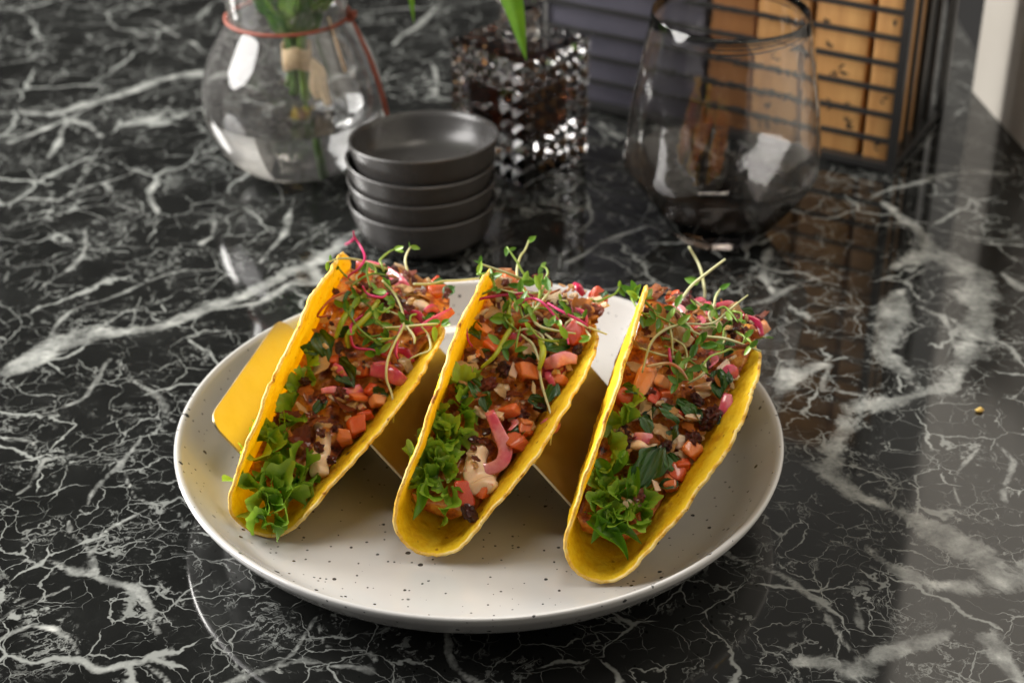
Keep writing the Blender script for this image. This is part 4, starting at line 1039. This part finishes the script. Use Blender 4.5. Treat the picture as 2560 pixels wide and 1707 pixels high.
def build_bouquet():
    rg = random.Random(8)
    T = thing('bouquet', 'bunch of green stems tied with beige ribbon standing in the glass vase', 'bouquet', (VX, VY, .005))
    gm = mottled('stem_green', [(0.3, (0.06, 0.16, 0.02)), (0.7, (0.20, 0.34, 0.05))], 120, 0.45, 0.2, rand=.4, transl=.1)
    lm = mottled('leaf_green', [(0.3, (0.05, 0.16, 0.02)), (0.5, (0.13, 0.30, 0.04)), (0.7, (0.28, 0.46, 0.08))], 90, 0.4, 0.2, rand=.5, transl=.3)
    bm_ = mottled('beige_ribbon', [(0.3, (0.56, 0.40, 0.22)), (0.7, (0.68, 0.52, 0.32))], 400, 0.7, 0.4, 900, 0.0004, rand=0)
    cx, cy = .004, 0.0
    for i in range(14):
        a = rg.uniform(0, 6.283); q = rg.random() ** .5 * .0065
        zb = .0445 - .005 + rg.uniform(0, .012)
        if i < 1: zb = .0008
        bx, by = cx + math.cos(a) * q * (1.3 if i >= 1 else 3.0), cy + math.sin(a) * q * (1.3 if i >= 1 else 3.0)
        t = catmull([(bx, by, zb), (cx + math.cos(a) * q * .8, cy + math.sin(a) * q * .8, .068), (cx + math.cos(a) * q * 1.6, cy + math.sin(a) * q * 1.6, .092), (cx + math.cos(a) * q * 4.2, cy + math.sin(a) * q * 4.2, .135 + rg.uniform(0, .03))], 6)
        link('stem', make_mesh('stem', *tube(t, [.0016, .0015, .0011], 8), mats=gm), T)
    v, f = lathe([(.0078, .061), (.0088, .0612), (.0090, .068), (.0089, .0745), (.0078, .0748)], 32)
    link('ribbon', make_mesh('ribbon', [(x + cx, y + cy, z + .0015 * math.sin(3 * math.atan2(y, x))) for x, y, z in v], f, bm_), T)
    for s in (0, 1):
        t = catmull([(cx + .008, cy - .004, .066), (cx + .011 + s * .003, cy - .006, .060), (cx + .010 + s * .005, cy - .006, .050), (cx + .012 + s * .006, cy - .005, .042 - s * .004)], 6)
        link('ribbon_tail', make_mesh('ribbon_tail', *tube(t, [.0030, .0034, .0024], 8, .2, up=(0, -1, .2)), mats=bm_), T)
    def leafm(L, W, droop, mat, nu=7, nv=16):
        def fn(u, v):
            w = W * math.sin(math.pi * (0.03 + .97 * v) ** .7) ** .9; s = (u - .5) * 2
            return (s * w, v * L, -droop * v * v * L + .25 * abs(s) * w)
        return grid_mesh('leaf', fn, nu, nv, mat)
    small = [leafm(.030, .0050, .2, lm), leafm(.024, .0065, -.1, lm), leafm(.036, .0038, .35, lm)]
    for i in range(95):
        a = rg.uniform(0, 6.283); z = rg.uniform(.078, .140); q = rg.uniform(.000, .011) * (1 + (z - .078) * 24)
        d = Vector((math.cos(a) * .5, math.sin(a) * .5, rg.uniform(.3, 1))).normalized()
        put('leaf', rg.choice(small), T, (cx + math.cos(a) * q, cy + math.sin(a) * q, z), rot_from(d.cross(Vector((rg.uniform(-1, 1), rg.uniform(-1, 1), rg.uniform(-.3, .3)))), rg, d), rg.uniform(.7, 1.1))
    # two long leaves arching out over the table
    bright = mottled('long_leaf_green', [(0.3, (0.10, 0.26, 0.015)), (0.7, (0.20, 0.40, 0.03))], 60, 0.35, 0.15, rand=.2, transl=.35)
    def arch(path, width):
        c = catmull(path, 8); n = len(c); V, F = [], []
        for i, p in enumerate(c):
            t = c[min(i + 1, n - 1)] - c[max(i - 1, 0)]; t /= np.linalg.norm(t)
            side = np.cross(t, (0.10, -.75, .62)); side /= np.linalg.norm(side); up = np.cross(side, t)
            w = width * math.sin(math.pi * (.05 + .95 * i / (n - 1)) ** .62) ** .85
            for j in range(7):
                s = (j - 3) / 3.0
                V.append(p + side * s * w + up * abs(s) * w * .28)
        for i in range(n - 1):
            for j in range(6):
                F.append((i * 7 + j, i * 7 + j + 1, (i + 1) * 7 + j + 1, (i + 1) * 7 + j))
        link('long_leaf', make_mesh('long_leaf', V, F, bright), T)
    o = np.array((VX, VY, .005))
    arch([np.array(p) - o for p in ((VX + .004, VY, .12), (-.085, .322, .190), (-.060, .305, .185), (-.0455, .295, .150), (-.0408, .290, .1105))], .0075)
    arch([np.array(p) - o for p in ((VX + .006, VY, .12), (-.07, .300, .215), (-.020, .270, .205), (.010, .256, .150), (.0225, .250, .1045))], .0145)
    # pale skewer leaning in the neck
    sm = mottled('pale_wood', [(0.3, (0.50, 0.36, 0.24)), (0.7, (0.62, 0.48, 0.34))], 200, 0.6, 0.3, rand=0)
    sk = link('skewer', make_mesh('skewer', *tube([(.026, -.020, .100), (.0360, -.0340, .0712)], [.0009, .0009], 8), mats=sm), T)
    sk.location = (0, 0, 0)
build_bouquet()

# ------------------------------------------------------------------ decanter
def build_decanter():
    F0 = np.array((.0215, .3035)); Rr = np.array((.0605, .3450)); Lr = np.array((-.0200, .3480))
    ux = np.array((math.cos(R_(47.6)), math.sin(R_(47.6)))); S = .0590
    uy = np.array((-ux[1], ux[0]))
    T = thing('decanter', 'square cut glass decanter of dark liquor with pyramid studs behind the dishes', 'decanter', (F0[0], F0[1], 0))
    T.rotation_euler = (0, 0, math.atan2(ux[1], ux[0]))
    H = .0825; NG = 6; NH = 8
    # frame: x along the right-hand face, y along the left-hand face, front corner at the origin
    V, F = [], []
    def vert(p): V.append(tuple(p)); return len(V) - 1
    def face_grid(fn, nrm, flat=None):
        for i in range(NG):
            for j in range(NH):
                a, b, c, d = fn(i, j), fn(i + 1, j), fn(i + 1, j + 1), fn(i, j + 1)
                A = [vert(q) for q in (a, b, c, d)]
                if flat and flat(i, j):
                    F.append(tuple(A)); continue
                m = (np.array(a) + b + c + d) / 4 + np.array(nrm) * .0034
                t = vert(m)
                for q in range(4): F.append((A[q], A[(q + 1) % 4], t))
    st, hz = S / NG, (H - .004) / NH
    z0 = .002
    face_grid(lambda i, j: (i * st, 0, z0 + j * hz), (0, -1, 0))
    face_grid(lambda i, j: (0, S - i * st, z0 + j * hz), (-1, 0, 0), lambda i, j: 1 <= i <= 3 and 2 <= j <= 5)
    face_grid(lambda i, j: (S - i * st, S, z0 + j * hz), (0, 1, 0))
    face_grid(lambda i, j: (S, i * st, z0 + j * hz), (1, 0, 0))
    c = .004
    b0 = [vert(q) for q in ((0, 0, z0), (S, 0, z0), (S, S, z0), (0, S, z0))]
    b1 = [vert(q) for q in ((c, c, 0), (S - c, c, 0), (S - c, S - c, 0), (c, S - c, 0))]
    zt = z0 + NH * hz
    t0 = [vert(q) for q in ((0, 0, zt), (S, 0, zt), (S, S, zt), (0, S, zt))]
    t1 = [vert(q) for q in ((c, c, H), (S - c, c, H), (S - c, S - c, H), (c, S - c, H))]
    for q in range(4):
        r = (q + 1) % 4
        F.append((b0[r], b0[q], b1[q], b1[r])); F.append((t0[q], t0[r], t1[r], t1[q]))
    F.append(tuple(b1[::-1])); F.append(tuple(t1))
    me = make_mesh('body', V, F, glass('crystal', (1.0, 0.99, 0.98)).m, smooth=False)
    bm = bmesh.new(); bm.from_mesh(me); bmesh.ops.remove_doubles(bm, verts=bm.verts[:], dist=1e-6)
    # welding the lattice to the chamfer edges leaves T-joints that share the same straight lines, so the solid stays tight
    bmesh.ops.recalc_face_normals(bm, faces=bm.faces); bm.to_mesh(me); bm.free()
    body = link('body', me, T)
    lq = NT('dark_liquor'); lq.col((0.035, 0.010, 0.004)); lq.set(Roughness=0.02, IOR=1.36); lq.b.inputs['Transmission Weight'].default_value = 0.75
    v, f = bevel_box(S - .018, S - .018, .036, .005, 3)
    link('liquor', make_mesh('liquor', [(x + S / 2, y + S / 2, z + .0420) for x, y, z in v], f, lq.m), T)
    # neck, ribbed collar and stopper
    gl = glass('crystal_neck', (0.93, 0.90, 0.86)).m
    nk = [(0, H - .0005), (.0120, H - .0005), (.0115, H + .004), (.0098, H + .007), (.0098, H + .013), (.0130, H + .0145), (.0130, H + .0165), (.0100, H + .018), (.0100, H + .0190), (0, H + .0190)]
    v, f = lathe(nk, 48, close=False)
    link('neck', fix_normals(make_mesh('neck', [(x + S / 2, y + S / 2, z) for x, y, z in v], f, gl)), T)
    sp = [(0, H + .0192), (.0110, H + .0192), (.0170, H + .026), (.0185, H + .036), (.0150, H + .046), (.007, H + .050), (0, H + .050)]
    v, f = lathe(sp, 10, close=False)
    link('stopper', fix_normals(make_mesh('stopper', [(x + S / 2, y + S / 2, z) for x, y, z in v], f, gl, smooth=False)), T)
build_decanter()

# ------------------------------------------------------------------ tumbler
def build_tumbler():
    m = glass('smoked_glass')
    co = m.coord()
    sep = m.n('ShaderNodeSeparateXYZ'); m.l(co, sep.inputs[0])
    m.col(m.ramp(m.remap(sep.outputs[2], 0.0, 0.12, 0, 1, smooth=False), [(0.0, (0.20, 0.185, 0.18)), (0.22, (0.36, 0.345, 0.34)), (0.42, (0.80, 0.79, 0.78)), (0.7, (0.97, 0.965, 0.96))]))
    m.bump(m.noise(co, 34, 3, .5).outputs['Fac'], .5, .0014)
    o = [(.0255, 0), (.0268, .0008), (.0330, .0095), (.0430, .0235), (.0535, .0385), (.0553, .0415), (.0556, .0445), (.0553, .0500), (.0535, .0680), (.0508, .0880), (.0475, .1080), (.0446, .1240), (.0432, .1320)]
    w = .0011; i_ = []
    for j, (r, z) in enumerate(o):
        a = np.array(o[max(j - 1, 0)]); b = np.array(o[min(j + 1, len(o) - 1)]); t = (b - a) / np.linalg.norm(b - a)
        i_.append((r - t[1] * w, z + t[0] * w))
    inner = [q for q in i_ if q[1] > .0075]
    prof = [(0, 0)] + o + [((o[-1][0] + inner[-1][0]) / 2, .1328)] + inner[::-1] + [(.026, .0066), (0, .0060)]
    n = 120
    v, f = lathe(prof, n, close=False)
    out = []
    for (x, y, z) in v:                      # ten flat cuts below the shoulder
        r = math.hypot(x, y)
        if r > 1e-6 and z < .046:
            a = math.atan2(y, x); seg = 2 * math.pi / 10
            d = (a % seg) - seg / 2
            k = math.cos(seg / 2) / math.cos(d) * 1.03
            wgt = min(1, max(0, (.046 - z) / .010)) * min(1, .35 + z / .02)
            s = 1 + (k - 1) * wgt
            x, y = x * s, y * s
        out.append((x, y, z))
    o_ = link('tumbler', fix_normals(make_mesh('tumbler', out, f, m.m)), None, (.1332, .2509, .0003))
    tag(o_, 'empty clear tumbler with smoky faceted base in front of the wire rack', 'glass')
build_tumbler()

# ------------------------------------------------------------------ wire rack with books
RC = np.array((.248, .3227)); RL = np.array((-.8785, .4778)); RB = np.array((.4778, .8785))
RANG = math.atan2(-RL[1], -RL[0])           # local +x runs from the far end to the front corner
def build_rack():
    bk = NT('black_wire'); co = bk.coord()
    bk.col((0.020, 0.020, 0.020)); bk.set(Roughness=0.38)
    bk.bump(bk.noise(co, 500, 3, .6).outputs['Fac'], .1, .0003)
    L, D, H = .250, .106, .225
    # local frame: origin at the front corner, -x along the front, +y to the back
    T = thing('wire_rack', 'black wire rack with flat horizontal bars holding tan and slate books', 'rack', (RC[0], RC[1], 0))
    T.rotation_euler = (0, 0, RANG)
    def bar(name, b): link(name, make_mesh(name, *b, mats=bk.m, smooth=False), T)
    for x in (-.0025, -L + .0025):
        for y in (.0025, D - .0025):
            bar('post', box(x, y, H / 2, .005, .005, H))
    z = .0215
    while z < H:
        bar('bar', box(-L / 2, .0010, z, L - .0102, .0020, .0031))
        z += .0164
    for y in (.0045, D - .0045):
        bar('base_rail', box(-L / 2, y, .0040, L - .0104, .0085, .0045))
    for x in (-.0045, -L + .0045):
        bar('base_rail', box(x, D / 2, .0040, .0070, D - .0184, .0045))
    for y in np.linspace(.022, D - .014, 4):
        bar('side_wire', box(-.0012, y, H / 2 + .003, .0022, .0026, H - .012))
    bar('floor_sheet', box(-L / 2, D / 2, .0012, L - .012, D - .012, .0010))
    # ---- books
    def tan(c1, c2):
        m = NT('tan_cover'); co = m.coord()
        mp = m.n('ShaderNodeMapping'); m.l(co, mp.inputs[0]); mp.inputs['Scale'].default_value = (90, 90, 8)
        n = m.noise(mp.outputs[0], 1.0, 4, .6)
        m.col(m.ramp(n.outputs['Fac'], [(.3, c1), (.7, c2)])); m.set(Roughness=.55)
        m.bump(n.outputs['Fac'], .15, .0006)
        return m.m
    tA = tan((.40, .185, .055), (.64, .35, .125)); tShaded = tan((.28, .115, .035), (.36, .16, .052))  # the second tan is darker, with shade painted into its colour
    ink = NT('black_ink'); ink.col((.015, .013, .012)); ink.set(Roughness=.6)
    slate = mottled('slate_cover', [(.3, (.075, .072, .098)), (.7, (.10, .095, .125))], 40, .6, .2, 300, .0005, rand=0)
    rg = random.Random(21)
    def book(name, label, x0, x1, y0, depth, h, mat, printed=True, group=None):
        B = thing(name, label, 'book', (0, 0, 0), group)
        w = x1 - x0
        B.matrix_world = Matrix.Translation((RC[0], RC[1], 0)) @ Matrix.Rotation(RANG, 4, 'Z') @ Matrix.Translation(((x0 + x1) / 2, y0 + depth / 2, .0020))
        v, f = bevel_box(w, depth, h, .0012, 2)
        link('cover', make_mesh('cover', [(x, y, z + h / 2) for x, y, z in v], f, mat), B)
        if printed:
            V, F = [], []
            n = max(3, int(w * h / .00042))
            for _ in range(n):
                cx, cz = rg.uniform(-w / 2 + .003, w / 2 - .003), rg.uniform(.006, h - .004)
                a0 = rg.uniform(0, 6.28)
                for q in range(rg.choice((3, 4, 5))):
                    a = a0 + rg.uniform(-1.1, 1.1); l = rg.uniform(.0030, .0066); t = .00075
                    d = np.array((math.cos(a), math.sin(a))); s = np.array((-d[1], d[0])) * t
                    o = np.array((cx, cz)) + d * q * .0006
                    e = o + d * l
                    if max(abs(e[0]), abs(o[0])) > w / 2 - .0016: continue
                    mid = (o + e) / 2
                    b = len(V); yy = -depth / 2 - .00012
                    for p in (o, mid + s, e, mid - s): V.append((p[0], yy, p[1]))
                    F.append((b, b + 1, b + 2, b + 3))
            if F:
                pr = link('printed_sprigs', make_mesh('printed_sprigs', V, F, ink.m, smooth=False), B); pr['kind'] = 'stuff'
    G = 'books standing in the wire rack'
    book('book', 'narrow tan book with black sprig print at the corner post of the rack', -.0225, -.0075, .0068, .020, .205, tA, group=G)
    book('book', 'wide tan book with black sprig print beside the narrow corner book', -.0605, -.0265, .0075, .060, .212, tA, group=G)
    book('book', 'tan book with black sprig print seen through the clear tumbler', -.0965, -.0640, .0062, .055, .208, tA, group=G)
    book('book', 'unprinted tan book, shade painted into its cover, next to the slate book in the rack', -.1285, -.0990, .0075, .050, .200, tShaded, False, group=G)
    book('book', 'slate blue book filling the far end of the wire rack', -.2430, -.1320, .0060, .030, .214, slate, False, group=G)
    book('book', 'thin tan book behind the corner book, seen through the rack side', -.0215, -.0080, .0330, .012, .206, tA, False, group=G)
    book('book', 'added black block darkening the back corner of the wire rack', -.0240, -.0070, .0680, .030, .215, bk.m, False, group=G)  # added block to keep the rack's back dark, not an actual book
    book('book', 'thinnest tan book at the back of the rack side', -.0215, -.0080, .0520, .009, .200, tA, False, group=G)
build_rack()

# ------------------------------------------------------------------ crumb on the table
def build_table_crumb():
    o = put('crumb', chunk_mesh('table_crumb', 71, 2, M_RIM, 1.0, .4, 1.6, (1, .7, .5)), None, (.2421, .0589, .0010), Matrix.Identity(3), .0021)
    tag(o, 'small golden shell crumb lying alone on the marble', 'crumb')
build_table_crumb()
